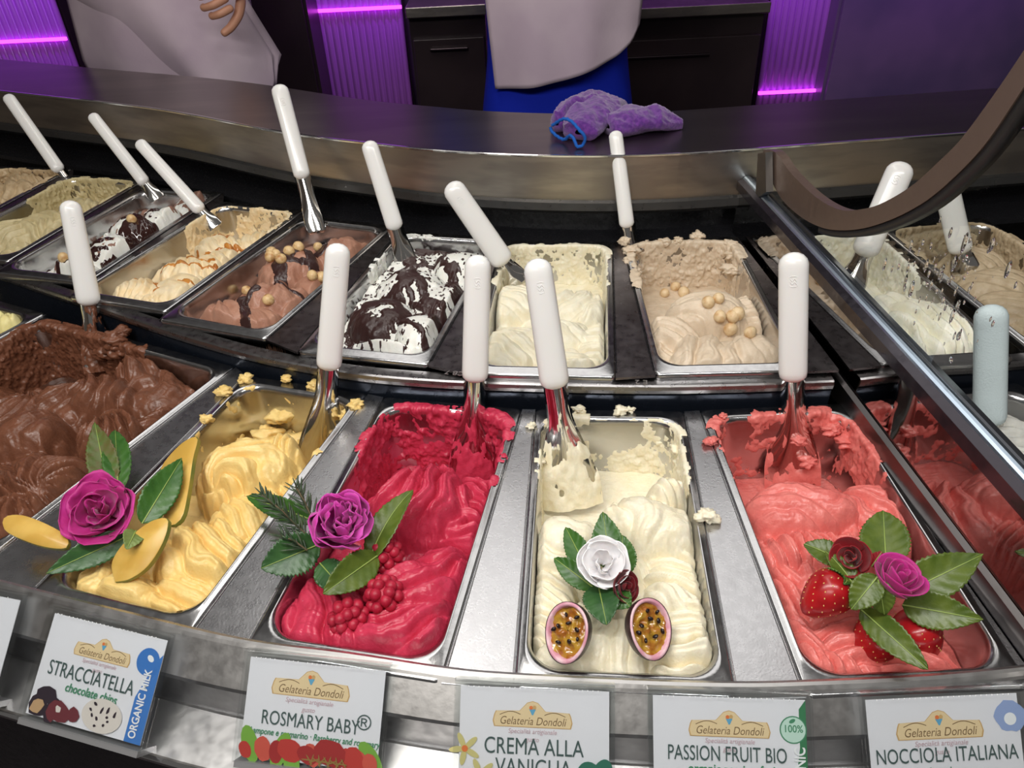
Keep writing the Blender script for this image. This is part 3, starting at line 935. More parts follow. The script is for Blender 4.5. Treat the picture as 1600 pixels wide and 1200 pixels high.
# ---- vanilla
g = Gel('vanilla', cav=0.028, level=-0.050, floor=-0.075, seed=9, fine=.0005)
g.lobe(1060, 900, .040, .052, 0, top=-.010, n=13, amp=.005, par=84, curve=.8)
g.lobe(855, 935, .030, .055, 0, top=-.010, n=24, amp=.0025, par=60, curve=1.0)
g.lobe(960, 890, .050, .045, 0, top=-.012, n=10, amp=.002, par=20)
g.lobe(880, 835, .046, .040, 10, top=.006, n=9, amp=.003, pivot=(960, 790), twist=.8)
g.lobe(960, 985, .060, .050, 0, top=-.006, n=50, amp=.0016, pivot=(960, 880))
g.lobe(1085, 1000, .038, .060, -5, top=-.002, n=14, amp=.0055, par=88, curve=-.9)
g.lobe(1060, 930, .036, .022, -20, top=.000, n=5, amp=.0022, par=40)
g.lobe(860, 1030, .034, .026, 20, top=-.004, n=4, amp=.002, par=40)
g.lobe(1020, 815, .055, .040, -8, top=.016, n=8, amp=.0035, pivot=(920, 760), twist=1.1, zmap=0)
g.lobe(1050, 770, .028, .018, 0, top=.014, n=7, amp=.004, par=30, zmap=0)
g.finish(M['g_van'], 'ivory vanilla gelato under the white rose and passion fruit')
g.coat(lambda u, v, t: sstep(.03, .06, v) * (.95 - .45 * sstep(.03, .0, t) * sstep(.01, .03, u) * 0 - .5 * (np.abs(u + .0) < .022) * sstep(.06, .02, t) * (v > .12)) * sstep(-.013, -.003, t) - .2 * (u < -.06), amp=.0045, seed=9, scale=26, rag=.7, top=.009)
g.blobs([(970, 642, .003, .009), (905, 640, .003, .008), (900, 690, -.02, .010), (1060, 700, -.02, .012), (1070, 720, -.03, .012), (1040, 690, -.03, .010), (830, 665, .001, .006), (842, 722, -.01, .006), (1105, 805, .004, .012), (985, 640, .003, .006)], seed=9)
G_V = g

# ---- mango
g = Gel('mango', cav=0.03, level=-0.045, floor=-0.085, seed=12, fine=.0005)
g.lobe(440, 770, .045, .050, -20, top=-.018, n=13, amp=.004, par=70, curve=.7)
g.lobe(140, 920, .040, .052, 0, top=-.012, n=12, amp=.003, pivot=(150, 870), twist=.8)
g.lobe(270, 940, .052, .040, -15, top=-.012, n=26, amp=.0035, pivot=(215, 870), twist=.2)
g.lobe(345, 890, .045, .060, -25, top=-.012, n=17, amp=.003, par=75, curve=.9)
g.lobe(370, 800, .045, .040, -15, top=-.004, n=7, amp=.0028, par=60, curve=.6)
g.lobe(310, 850, .062, .046, -28, top=.004, n=6, amp=.0055, par=62, curve=-.7)
g.lobe(185, 915, .040, .034, -30, top=.000, n=5, amp=.003, pivot=(240, 900), twist=.8)
g.lobe(380, 725, .058, .046, 28, top=.016, n=10, amp=.0045, pivot=(330, 760), twist=1.6, zmap=0)
g.lobe(440, 705, .024, .020, 20, top=.014, n=6, amp=.003, par=0, zmap=0)
g.finish(M['g_mango'], 'golden yellow mango gelato under the magenta rose with mango slices')
g.coat(lambda u, v, t: sstep(.03, .07, v) * (.36 + .55 * sstep(.0, .03, u) * sstep(.015, .05, t)) - .1 * (t < -.003), amp=.006, seed=14, scale=40, top=.010)
g.blobs([(383, 592, .003, .010), (348, 612, .003, .010), (322, 655, .002, .009), (447, 592, .004, .007), (490, 602, .003, .009), (508, 620, -.01, .013), (545, 650, -.01, .011), (555, 632, .0, .010), (440, 650, -.04, .018), (420, 680, -.06, .020), (460, 690, -.065, .018), (370, 690, -.06, .014), (535, 690, -.03, .010)], seed=12)
G_M = g

# ---- chocolate
g = Gel('chocolate', step=.0011, cav=0.075, level=-0.040, floor=-0.095, seed=17)
for px, py, a, b, rot, top, n, amp, piv, twst in [
    (230, 600, .060, .05, 0, -.012, 20, .0035, (190, 560), 1.2), (100, 620, .060, .05, 0, -.008, 24, .003, (120, 590), 1.5), (20, 640, .06, .06, 0, -.02, 14, .003, (40, 610), 1.2),
    (250, 665, .055, .055, -20, -.006, 34, .0045, (285, 625), 1.8), (20, 745, .06, .06, 0, -.008, 30, .0035, (90, 770), 1.0), (150, 600, .055, .042, 10, .006, 22, .0035, (130, 575), 2.2),
    (30, 660, .050, .045, 0, .010, 10, .0025, (70, 690), 1.2), (170, 660, .048, .042, 20, .012, 24, .0042, (140, 650), 2.4), (210, 570, .040, .030, -20, .000, 12, .004, (190, 560), 1.0),
    (60, 735, .070, .045, 20, .012, 26, .004, (60, 760), 2.0), (30, 800, .06, .05, 10, .004, 30, .004, (20, 760), .6), (120, 745, .035, .030, 30, .014, 16, .003, (100, 740), 2.0)]:
    g.lobe(px, py, a, b, rot, top=top, n=n, amp=amp, pivot=piv, twist=twst)
g.finish(M['g_choc'], 'dark brown chocolate gelato in swirled heaps in the wide front tub')
g.coat(lambda u, v, t: sstep(.03, .07, v) * sstep(.06, .02, u) * (1.15 - .5 * sstep(-.004, -.010, t)) , amp=.007, seed=18, scale=35, top=.014, rag=.6)
g.blobs([(180, 530, .004, .018), (185, 545, -.01, .020), (165, 550, -.02, .018), (190, 520, .008, .014), (150, 520, -.01, .012)], seed=17)
G_C = g

# ---- lemon (edge of the photo)
g = Gel('lemon', step=.0014, cav=0.11, level=-.02, seed=20)
g.lobe(5, 485, .06, .05, 0, top=.004, n=5, amp=.003, par=30)
g.lobe(18, 492, .03, .03, 0, top=.008, n=3, amp=.003, par=60)
g.finish(M['g_lemon'], 'pale yellow gelato at the left edge, beside the chocolate')
mk = 0.012 - polydist(g.U, g.V, np.array([tl('lemon', -12, 480), tl('lemon', 2, 478)]))
g.layer('chocolate_sauce', mk / .012, .003, M['sauce'])

# ---- blanched hazelnut (beige)
g = Gel('hazelnut', step=.0011, cav=.02, level=-.035, floor=-.07, seed=23, fine=.0006)
g.lobe(1180, 480, .04, .05, 0, top=-.016, n=16, amp=.004, par=80, curve=.6)
g.lobe(1035, 560, .035, .045, 0, top=-.016, n=8, amp=.003, par=40)
g.lobe(1110, 465, .060, .045, 5, top=.004, n=22, amp=.003, pivot=(1010, 470), twist=.6)
g.lobe(1045, 505, .040, .045, 10, top=.002, n=9, amp=.003, par=70, curve=.7)
g.lobe(1110, 545, .055, .050, 20, top=.000, n=30, amp=.003, pivot=(1050, 480), twist=.7)
g.lobe(1180, 530, .036, .040, 20, top=.006, n=3, amp=.002, par=30)
g.finish(M['g_hazel'], 'beige hazelnut gelato scattered with blanched hazelnuts')
g.coat(lambda u, v, t: sstep(.0, .04, v) * (1.1 - .35 * sstep(-.003, -.009, t)) * (1 - .55 * sstep(.05, .07, u) * (v < .1)), amp=.007, seed=23, scale=34, rag=.55, top=.011)
g.blobs([(985, 392, .0, .013), (980, 410, -.005, .012), (990, 425, -.01, .012), (975, 378, .004, .010), (1040, 378, .002, .010), (1090, 368, .003, .012), (1140, 380, .0, .010), (1140, 420, -.02, .014), (1145, 400, -.01, .012), (1060, 375, .003, .008)], seed=23)
G_H = g

# ---- plain cream
g = Gel('cream', step=.0011, cav=.03, level=-.03, floor=-.06, seed=27, fine=.0005)
g.lobe(800, 455, .05, .05, 0, top=-.004, n=8, amp=.002, par=60)
g.lobe(900, 465, .050, .050, 0, top=-.004, n=20, amp=.003, pivot=(850, 430), twist=1.4)
g.lobe(800, 530, .060, .065, 0, top=.000, n=10, amp=.0022, par=50, curve=.5)
g.lobe(930, 540, .035, .06, 0, top=-.004, n=16, amp=.004, par=80, curve=.7)
g.lobe(880, 510, .045, .04, 0, top=.004, n=4, amp=.002, par=60)
g.lobe(890, 560, .045, .035, -15, top=.002, n=9, amp=.004, par=110, curve=.6)
g.finish(M['g_cream'], 'plain cream gelato without topping in the middle of the back row')
g.coat(lambda u, v, t: sstep(.01, .05, v) * (1.0 - .4 * sstep(-.002, -.008, t)), amp=.006, seed=27, scale=30, rag=.6, top=.008)
G_K = g

# ---- white with dark chocolate shards
g = Gel('chip', step=.0010, cav=.16, level=-.015, floor=-.05, seed=31, fine=.0003)
g.lobe(720, 400, .05, .05, 0, top=0.010)
g.lobe(690, 460, .045, .06, 0, top=0.010, n=5, amp=.002, par=0)
g.lobe(640, 430, .06, .05, 0, top=0.018)
g.lobe(600, 480, .06, .05, -15, top=0.016, pw=3)
g.lobe(660, 500, .045, .045, -15, top=0.018, pw=3)
g.lobe(590, 540, .06, .045, -15, top=0.016, pw=3)
g.lobe(650, 545, .035, .035, 0, top=0.014)
g.finish(M['g_white'], 'snow white gelato under dark chocolate shards in the back row')
q = lambda pts: np.array([tl('chip', *p, 0.0) for p in pts])
U, V = g.U + g.WU * 1.2, g.V + g.WV * 1.2
D = np.full(U.shape, -1.0)
for pts, wdt in [([(640, 385), (632, 430), (625, 470), (560, 500)], .019), ([(632, 430), (660, 450), (690, 490), (697, 500)], .010), ([(590, 470), (650, 455)], .014), ([(590, 480), (650, 495), (690, 510)], .010),
                 ([(555, 510), (600, 515), (640, 500)], .022), ([(630, 505), (660, 530), (668, 555)], .006), ([(580, 520), (578, 560)], .004), ([(600, 520), (550, 530)], .018), ([(660, 380), (700, 372), (720, 375)], .016),
                 ([(690, 405), (712, 430), (715, 470)], .016), ([(560, 480), (552, 520)], .008), ([(640, 460), (700, 505)], .008), ([(660, 400), (690, 410)], .012)]:
    D = np.maximum(D, 1 - polydist(U, V, q(pts)) / (wdt * .8))
nz = fbm(g.U * 90, g.V * 90, 4, 77); nz2 = fbm(g.U * 260, g.V * 260, 2, 78)
mk = D + (nz - .5) * 2.2 - .12
g.layer('chocolate_shell', np.where(D > .0, np.clip(mk, -1, 1), -1), .0022, M['shards'])
flk = (nz2 - .74) * 6 * (D > -1.2)
g.layer('chocolate_flecks', np.where(D <= .05, flk, -1), .0016, M['shards'], kind='stuff')
g.coat(lambda u, v, t: sstep(-.02, .05, v) * sstep(.02, -.03, u) * .75 - .2 * (t < 0), amp=.004, seed=31, scale=40, top=.006)
G_B = g

# ---- milk chocolate with whole hazelnuts
g = Gel('choc_hazel', step=.0010, cav=.16, level=-.035, floor=-.05, seed=36, fine=.0004)
g.lobe(575, 385, .045, .05, 0, top=0.002)
g.lobe(530, 380, .05, .05, 0, top=0.010, n=4, amp=.002, par=30)
g.lobe(500, 430, .045, .05, 0, top=0.006)
g.lobe(450, 400, .05, .06, 0, top=0.016, n=4, amp=.002, par=60)
g.lobe(470, 470, .045, .04, 0, top=0.006)
g.lobe(425, 450, .05, .045, 20, top=0.016, n=20, amp=.003, pivot=(400, 420), twist=.8)
g.lobe(350, 480, .05, .04, 0, top=0.010, n=18, amp=.0018, pivot=(340, 460))
g.lobe(400, 495, .055, .045, -30, top=0.006, n=12, amp=.0012, par=60)
g.finish(M['g_milkchoc'], 'milk chocolate gelato with whole hazelnuts and dark sauce streaks')
q = lambda pts: np.array([tl('choc_hazel', *p, 0.0) for p in pts])
U, V = g.U + g.WU * .8, g.V + g.WV * .8
D = np.full(U.shape, -1.0)
for pts, wdt in [([(498, 345), (510, 380), (502, 395)], .010), ([(480, 390), (490, 425)], .008), ([(475, 400), (440, 425), (445, 445), (455, 448)], .010), ([(480, 420), (440, 425)], .006), ([(373, 430), (370, 455)], .007),
                 ([(345, 480), (365, 468), (395, 470), (415, 468)], .006), ([(372, 470), (385, 480), (384, 510), (386, 515)], .007), ([(376, 470), (392, 474)], .012), ([(420, 370), (430, 360)], .008), ([(445, 462), (480, 464)], .004), ([(395, 390), (405, 400)], .006), ([(440, 355), (425, 380)], .006)]:
    D = np.maximum(D, 1 - polydist(U, V, q(pts)) / wdt)
g.layer('chocolate_sauce', np.where(D > 0, D + (fbm(g.U * 70, g.V * 70, 3, 79) - .5) * .9, -1), .0018, M['shards'])
G_N = g

# ---- cream with caramel ripple
g = Gel('caramel', step=.0011, cav=.055, level=-.035, floor=-.06, seed=41, fine=.0004)
for px, py, a, b, rot, top, n, amp, par in [(400, 370, .05, .04, 0, -.006, 8, .003, 30), (340, 375, .05, .04, 0, -.002, 7, .003, 60), (340, 400, .05, .05, 0, .004, 6, .003, 80), (290, 410, .05, .045, 0, .006, 5, .003, 40),
                                            (280, 440, .055, .05, 20, .004, 5, .002, 60), (210, 445, .05, .04, 0, .000, 14, .002, 20), (300, 455, .05, .04, 0, -.004, 4, .002, 60), (220, 465, .05, .03, 0, -.004, 8, .002, 10)]:
    g.lobe(px, py, a, b, rot, top=top, n=n, amp=amp, par=par, curve=.6)
g.finish(M['g_caramel'], 'cream gelato rippled with amber caramel in the back row')
q = lambda pts: np.array([tl('caramel', *p, 0.0) for p in pts])
U, V = g.U + g.WU * 1.4, g.V + g.WV * 1.4
D = np.full(U.shape, -1.0)
for pts, wdt in [([(330, 365), (365, 362)], .010), ([(270, 390), (330, 385), (390, 375)], .007), ([(280, 405), (340, 408)], .006), ([(255, 420), (310, 418), (340, 412)], .006), ([(190, 440), (230, 430)], .006), ([(280, 445), (320, 440)], .005), ([(300, 380), (280, 395)], .008), ([(240, 450), (250, 430)], .004)]:
    D = np.maximum(D, 1 - polydist(U, V, q(pts)) / wdt)
g.layer('caramel_ripple', np.where(D > 0, D + (fbm(g.U * 60, g.V * 110, 4, 80) - .5) * 2.4 - .35, -1), .0007, M['caramel'])
g.coat(lambda u, v, t: sstep(.03, .07, v) * .95 - .3 * (t < -.002), amp=.006, seed=41, scale=32, rag=.6, top=.006)
G_L = g

# ---- white under glossy sauce
g = Gel('marshmallow', step=.0011, cav=.16, level=-.03, floor=-.05, seed=46, fine=.0004)
for px, py, a, b, top in [(300, 305, .05, .05, .0), (250, 330, .05, .05, .006), (200, 345, .05, .05, .006), (260, 360, .045, .045, .0), (170, 375, .055, .05, .006), (220, 385, .05, .04, .002), (110, 410, .05, .04, .002), (160, 425, .05, .04, .0)]:
    g.lobe(px, py, a, b, 0, top=top + .012, n=3, amp=.002, par=50)
g.finish(M['g_white'], 'white gelato under glossy chocolate sauce in the back row')
D = 1 - np.hypot(*(np.array([g.U, g.V]) - np.array(tl('marshmallow', 205, 365, 0)).reshape(2, 1, 1)) / np.array([.075, .12]).reshape(2, 1, 1))
mk = D * 1.5 + (fbm(g.U * 42, g.V * 42, 3, 81) - .5) * 4.2 - .55
g.layer('chocolate_sauce', np.clip(mk, -1, 1), .003, M['sauce'])
mk = sstep(.06, .12, g.V) + (fbm(g.U * 70, g.V * 70, 3, 82) - .5) * 3 - .75
g.layer('chocolate_swirl', np.clip(mk, -1, 1), .001, mat('milk_chocolate_swirl', srgb(150, 112, 96), 0.35))
G_W = g

# ---- pistachio, nut
for key, m, lab, sd, L in [('pistachio', M['g_pist'], 'pale khaki gelato in the tub left of the chocolate sauced one', 51, [(120, 315, .05, .05, .0, 8), (60, 340, .06, .06, .006, 12), (30, 390, .05, .05, .0, 12), (100, 350, .05, .05, .004, 10), (20, 350, .06, .05, .004, 16)]),
                           ('nut', M['g_nut'], 'tan gelato in the farthest tub at the left edge', 55, [(10, 290, .06, .06, .0, 10), (40, 270, .05, .05, -.004, 8), (-20, 320, .06, .06, .004, 12)])]:
    g = Gel(key, step=.0014, cav=.04, level=-.03, floor=-.055, seed=sd, fine=.0005)
    for i, (px, py, a, b, top, n) in enumerate(L):
        g.lobe(px, py, a, b, 0, top=top, n=n, amp=.003, par=40 + 25 * i, curve=.9)
    g.finish(m, lab)
    g.coat(lambda u, v, t: sstep(.01, .06, v) * 1.05 - .3 * (t < -.003), amp=.007, seed=sd, scale=30, rag=.6, top=.008)

# ---- beyond the divider
g = Gel('mint', step=.0014, cav=.02, level=-.03, floor=-.06, seed=61, fine=.0005)
g.lobe(1450, 500, .062, .07, 0, top=.004, n=16, amp=.0055, par=12, curve=.7)
g.lobe(1400, 470, .04, .03, 0, top=.002, n=10, amp=.003, par=20)
g.finish(M['g_mint'], 'ivory gelato with bold ridges just beyond the glass divider')
g.coat(lambda u, v, t: sstep(-.01, .04, v) * 1.0 - .3 * (t < -.003), amp=.008, seed=61, scale=36, rag=.7, top=.008)
G_I = g
g = Gel('coffee', step=.0014, cav=.08, level=-.03, floor=-.06, seed=65, fine=.0005)
g.lobe(1570, 430, .06, .05, 0, top=.004, n=6, amp=.003, par=40)
g.lobe(1590, 470, .06, .06, 0, top=.002, n=8, amp=.003, par=60)
g.lobe(1530, 400, .05, .05, 0, top=-.004, n=8, amp=.003, par=20)
g.finish(M['g_coffee'], 'greyish tan gelato at the right edge beyond the wet glass')
g.coat(lambda u, v, t: sstep(.02, .06, v) * 1.0 - .3 * (t < -.003), amp=.007, seed=65, scale=30, rag=.6, top=.008)
g = Gel('chip_front', step=.0014, cav=.09, level=-.03, floor=-.06, seed=69, fine=.0005)
g.lobe(1590, 720, .05, .06, 0, top=.004, n=6, amp=.003, par=40)
g.lobe(1560, 660, .05, .05, 0, top=-.004, n=6, amp=.003, par=70)
g.finish(M['g_grey'], 'grey-white gelato in the front tub beyond the glass divider')
# ------------------------------------------------------------------ spatulas
def unit(v):
    v = np.array(v, float); return v / (np.linalg.norm(v) + 1e-12)


def spatula(key, top, bot, tip, tipz, label, wtop=.026, wbot=.029, lean=.36, paddle=.05, hm=None, smear=None, tiplen=None, twist=0.0, shank=.022):
    """white handle between two pixels, steel blade down to a tip pixel at height tipz in its tub"""
    _, _, th, tz, _, _ = TUB[key]
    P0 = pz(*tip, tz + tipz)
    v = ray(*top)
    # the handle leans away from the customer: (Y - Y0) = lean * (Z - Z0)
    s = (lean * (CAM_H - P0[2]) + P0[1]) / (v[1] - lean * v[2])
    P2 = EYE + v * s
    d = unit(P2 - P0)
    # the handle's lower end: nearest point of the axis to the ray through its pixel
    r = unit(ray(*bot)); w0 = P0 - EYE
    b = d.dot(r); t = (b * r.dot(w0) - d.dot(w0)) / (1 - b * b)
    P1 = P0 + d * t
    Lh = np.linalg.norm(P2 - P1)
    # broad side towards the customer
    side = unit(np.cross(d, unit(EYE - P1)))
    if twist:
        nrm0 = np.cross(side, d); side = unit(side * math.cos(twist) + nrm0 * math.sin(twist))
    nrm = unit(np.cross(side, d)); 
    if nrm.dot(EYE - P1) < 0: nrm = -nrm
    o = empty('spatula', P0)
    # handle: oval section, rounded ends
    k, n = 22, 20
    a = np.linspace(0, 2 * PI, n, endpoint=False)
    t = np.r_[0.5 * (1 - np.cos(np.linspace(0, PI, k)))]
    P = np.zeros((k, n, 3))
    for i, tt in enumerate(t):
        x = tt * Lh
        wd = (wbot + (wtop - wbot) * tt) / 2
        e0, e1 = min(1, x / (wbot * .35)), min(1, (Lh - x) / (wtop * .42))
        f = math.sqrt(max(0, 1 - (1 - e0) ** 2)) * math.sqrt(max(0, 1 - (1 - e1) ** 2))
        f = max(f, .02) if 0 < i < k - 1 else .01
        ca, sa = np.cos(a), np.sin(a)
        ex = np.sign(ca) * np.abs(ca) ** .8; ey = np.sign(sa) * np.abs(sa) ** .8
        P[i] = P1 + d * x + (ex[:, None] * side * wd + ey[:, None] * nrm * wd * .72) * f
    h = surf('handle', P - P0, hm or M['white_plastic'], o, wrap=True)
    if wtop > .0255 and hm is None:
        q = P1 + d * Lh * .80 + nrm * (wtop * .36 + .0004)
        ring_ = [q + (side * math.cos(t_) + d * math.sin(t_)) * .0055 - nrm * .0016 * math.cos(t_) ** 2 - P0 for t_ in np.linspace(0, 2 * PI, 24, endpoint=False)]
        em = tube('moulded_emblem', ring_, .00028, hm or M['white_plastic'], h, n=6, closed=True)
        for kk in (-.0016, .0016):
            tube('emblem_stroke', [q + side * x_ + d * (kk + .0012 * math.sin(x_ * 1500)) - P0 for x_ in np.linspace(-.003, .003, 12)], .00028, M['white_plastic'], em, n=6)
    # blade: curved steel section that widens into the paddle
    Lb = np.linalg.norm(P1 - P0)
    nb, mb = 22, 13
    P = np.zeros((nb, mb, 3))
    for i in range(nb):
        tt = i / (nb - 1)              # 0 at the handle
        q = P1 + (P0 - P1) * tt + d * (.012 * (1 - tt))
        wd = shank + (paddle - shank) * sstep(.25, .85, tt)
        wd *= 1 if tt < .93 else math.sqrt(max(.05, 1 - ((tt - .93) / .07) ** 2 * .5))
        curv = .55 * (1 - sstep(.2, .8, tt)) + .12
        for j in range(mb):
            c = -1 + 2 * j / (mb - 1)
            P[i, j] = q + side * wd / 2 * c - nrm * wd * curv * (c * c)
    surf('blade', P - P0, M['blade'], o, solid=.0016)
    if smear is not None:
        # gelato left on the blade
        g0, amount, m = smear
        nb2, mb2 = 60, 36
        P = np.zeros((nb2, mb2, 3)); MK = np.zeros((nb2, mb2))
        sd = hash(key) % 50 if False else len(key) * 3
        for i in range(nb2):
            tt = i / (nb2 - 1)
            q = P1 + (P0 - P1) * tt + d * (.012 * (1 - tt))
            wd = shank + (paddle - shank) * sstep(.25, .85, tt)
            curv = .55 * (1 - sstep(.2, .8, tt)) + .12
            for j in range(mb2):
                c = (-1 + 2 * j / (mb2 - 1)) * 1.06
                nz = fbm(np.array(c * 2.2 + sd), np.array(tt * 7.0 + sd), 4)
                MK[i, j] = (tt - g0) * 1.8 + (nz - .5) * 4.2 * amount - .1
                P[i, j] = q + side * wd / 2 * c - nrm * (wd * curv * c * c) + nrm * (.0006 + .0045 * max(0, min(1, MK[i, j])) * (.3 + fbm(np.array(c * 5.0), np.array(tt * 14.0), 3)))
        Q = grid_quads(mb2, nb2); ok = (MK.ravel()[Q] > 0).all(1)
        if ok.any():
            V_, Q_ = compact((P - P0).reshape(-1, 3), Q[ok])
            tag(quads_mesh('smear', V_, Q_, m, o), kind='stuff')
    tag(o, label, 'spatula', 'white handled gelato spatulas')
    return o, P1, P2


spatula('chocolate', (108, 313), (134, 479), (160, 580), -.05, 'white handled spatula standing in the dark chocolate gelato', .026, .030, .45, .042, smear=(.1, .8, M['g_choc']))
spatula('mango', (529, 380), (527, 580), (500, 745), -.075, 'white handled spatula standing in the yellow mango gelato', .026, .028, .3, .055, smear=(.72, .8, M['g_mango']))
spatula('raspberry', (747, 398), (750, 598), (738, 762), -.080, 'white handled spatula standing in the crimson raspberry gelato', .027, .029, .3, .052, smear=(.40, .7, M['g_rasp']))
spatula('vanilla', (838, 404), (870, 607), (896, 795), -.062, 'white handled spatula whose broad blade lies coated in ivory gelato', .027, .030, .3, .062, smear=(.36, .8, M['g_van']))
spatula('strawberry', (1240, 394), (1244, 597), (1238, 768), -.083, 'white handled spatula standing in the salmon pink strawberry gelato', .029, .029, .3, .056, smear=(.62, .6, M['g_straw']))
spatula('pistachio', (10, 148), (95, 268), (118, 302), -.03, 'white spatula leaning left at the far left, in the khaki gelato', .022, .024, .5, .03)
spatula('marshmallow', (142, 178), (229, 287), (247, 312), -.01, 'white spatula leaning left in the glossy chocolate sauced gelato', .020, .022, .5, .026)
spatula('caramel', (215, 220), (314, 332), (338, 356), -.02, 'cream white spatula leaning left in the caramel rippled gelato', .020, .023, .5, .026)
spatula('choc_hazel', (435, 132), (469, 281), (496, 365), -.01, 'tall white spatula in the milk chocolate gelato, its tip over the work ledge', .027, .026, .55, .030)
spatula('chip', (575, 220), (617, 360), (636, 415), -.02, 'white spatula in the snow white gelato with dark shards', .024, .026, .4, .032)
spatula('cream', (702, 286), (783, 418), (812, 446), -.02, 'thick white spatula leaning left in the plain cream gelato', .030, .033, .25, .036)
spatula('hazelnut', (961, 204), (977, 357), (990, 435), -.045, 'thin white spatula at the left wall of the beige hazelnut gelato', .020, .022, .5, .024, smear=(.35, .9, M['g_hazel']))
spatula('mint', (1412, 253), (1350, 402), (1325, 455), -.02, 'white spatula leaning right behind the bent frame, in ivory gelato', .034, .034, .4, .036)
spatula('coffee', (1474, 272), (1499, 398), (1510, 430), -.02, 'white spatula behind the bent frame in the greyish tan gelato', .030, .030, .4, .034)
spatula('chip_front', (1549, 476), (1546, 665), (1545, 730), -.045, 'frost covered pale blue spatula handle beyond the divider', .030, .031, .3, .036, hm=M['frosted_plastic'])

# ------------------------------------------------------------------ hazelnuts
def nut_mesh(name, m, r, seed):
    bm = bmesh.new(); bmesh.ops.create_icosphere(bm, subdivisions=3, radius=1)
    for v in bm.verts:
        c = v.co
        f = 1 + .10 * max(0, c.z) ** 3 - .06 * (c.z < -.7) + .05 * (fbm(np.array(c.x * 2 + seed), np.array(c.y * 2 + c.z), 2) - .5)
        v.co = Vector((c.x * r * f * .98, c.y * r * f * .92, c.z * r * f))
    me = bpy.data.meshes.new(name); bm.to_mesh(me); bm.free()
    me.materials.append(m)
    return me


M['roast'] = mat('roasted_hazelnut', srgb(224, 192, 140), .38, col2=srgb(176, 122, 66), scale=130, lo=.45, hi=.72, bump=.3, bscale=500)
M['blanch'] = mat('blanched_hazelnut', srgb(232, 206, 164), .38, col2=srgb(206, 164, 112), scale=120, lo=.45, hi=.75, bump=.3, bscale=500)
roast = [nut_mesh('hazelnut', M['roast'], .0080, s) for s in (1, 2, 3)]
blanch = [nut_mesh('hazelnut', M['blanch'], .0082, s) for s in (4, 5, 6)]
nuts_a = [(478, 352), (535, 352), (576, 368), (483, 360), (455, 361), (438, 362), (445, 373), (480, 364), (470, 371), (432, 378), (450, 368), (463, 375), (488, 374), (482, 382), (497, 390), (460, 380), (471, 386), (443, 393), (428, 390), (467, 390), (413, 393), (402, 392), (397, 386), (413, 412), (424, 406), (440, 409), (432, 401), (360, 423), (371, 420), (377, 424), (337, 465), (358, 462), (376, 446), (386, 458), (420, 473), (489, 435), (503, 437), (398, 400), (425, 398), (452, 397), (437, 385)]
nuts_b = [(1042, 447), (1055, 443), (1071, 447), (1078, 441), (1086, 448), (1096, 442), (1102, 446), (1122, 447), (1134, 447), (1150, 447), (1068, 461), (1055, 452), (1038, 462), (1122, 471), (1106, 477), (1124, 500), (1144, 499), (1152, 494), (1140, 519), (1171, 525), (1090, 440), (1113, 445)]
NUTLAB = {(337, 465): 'roasted hazelnut nearest the front left corner of the milk chocolate tub', (358, 462): 'sauce dipped roasted hazelnut right beside the front left one',
          (376, 446): 'roasted hazelnut half coated with sauce, alone above the front trio', (386, 458): 'roasted hazelnut at the tip of the dark sauce star, front of the tub',
          (420, 473): 'roasted hazelnut alone on the smooth front slope of milk chocolate', (489, 435): 'left of two roasted hazelnuts touching the right tub wall',
          (503, 437): 'roasted hazelnut of the pair touching the right wall, beside the mango spatula handle', (576, 368): 'roasted hazelnut alone in the back right corner of the milk chocolate tub',
          (535, 352): 'roasted hazelnut with dark sauce at the back wall of the milk chocolate tub', (360, 423): 'outermost left roasted hazelnut leaning on the milk chocolate tub wall',
          (478, 352): 'roasted hazelnut right at the foot of the tall white spatula',
          (1171, 525): 'blanched hazelnut farthest front, near the strawberry spatula handle', (1140, 519): 'blanched hazelnut second from the front on the beige gelato',
          (1124, 500): 'left one of the three blanched hazelnuts in the middle', (1144, 499): 'middle one of the three blanched hazelnuts in the middle', (1152, 494): 'right one of the three blanched hazelnuts in the middle',
          (1122, 471): 'right one of two blanched hazelnuts just behind the middle three', (1106, 477): 'left one of two blanched hazelnuts just behind the middle three',
          (1038, 462): 'blanched hazelnut alone at the left wall of the beige tub', (1068, 461): 'blanched hazelnut in front of the pile on the beige gelato', (1150, 447): 'blanched hazelnut at the right end of the back row on beige gelato'}
for g, pts, ms, lab, grp in ((G_N, nuts_a, roast, 'roasted golden hazelnut in the dense middle pile on the milk chocolate gelato', 'roasted hazelnuts on the milk chocolate gelato'),
                             (G_H, nuts_b, blanch, 'pale blanched hazelnut in the pile along the hollow of the beige gelato', 'blanched hazelnuts on the beige gelato')):
    for i, (x, y) in enumerate(pts):
        p = g.hit(x, y)
        o = bpy.data.objects.new('hazelnut', ms[i % 3]); C.objects.link(o)
        if i < 3: ms[i].polygons.foreach_set('use_smooth', np.ones(len(ms[i].polygons), dtype=bool))
        o.location = Vector(p) + Vector((0, 0, .0045))
        o.rotation_euler = (random.uniform(0, PI), random.uniform(0, PI), random.uniform(0, PI))
        o.scale = (random.uniform(.88, 1.12),) * 3
        tag(o, NUTLAB.get((x, y), lab), 'hazelnut', grp)
for g, pts, lab in ((G_W, [(183, 345), (207, 347), (101, 407)], ('hazelnut half sunk in glossy chocolate sauce, left of the upper pair', 'hazelnut half sunk in glossy chocolate sauce, right of the upper pair', 'hazelnut on the white gelato at the front of the chocolate sauced tub')),):
    for i, (x, y) in enumerate(pts):
        p = g.hit(x, y)
        o = bpy.data.objects.new('hazelnut', roast[i]); C.objects.link(o)
        o.location = Vector(p) + Vector((0, 0, .004)); tag(o, lab[i], 'hazelnut', 'hazelnuts in the chocolate sauce')

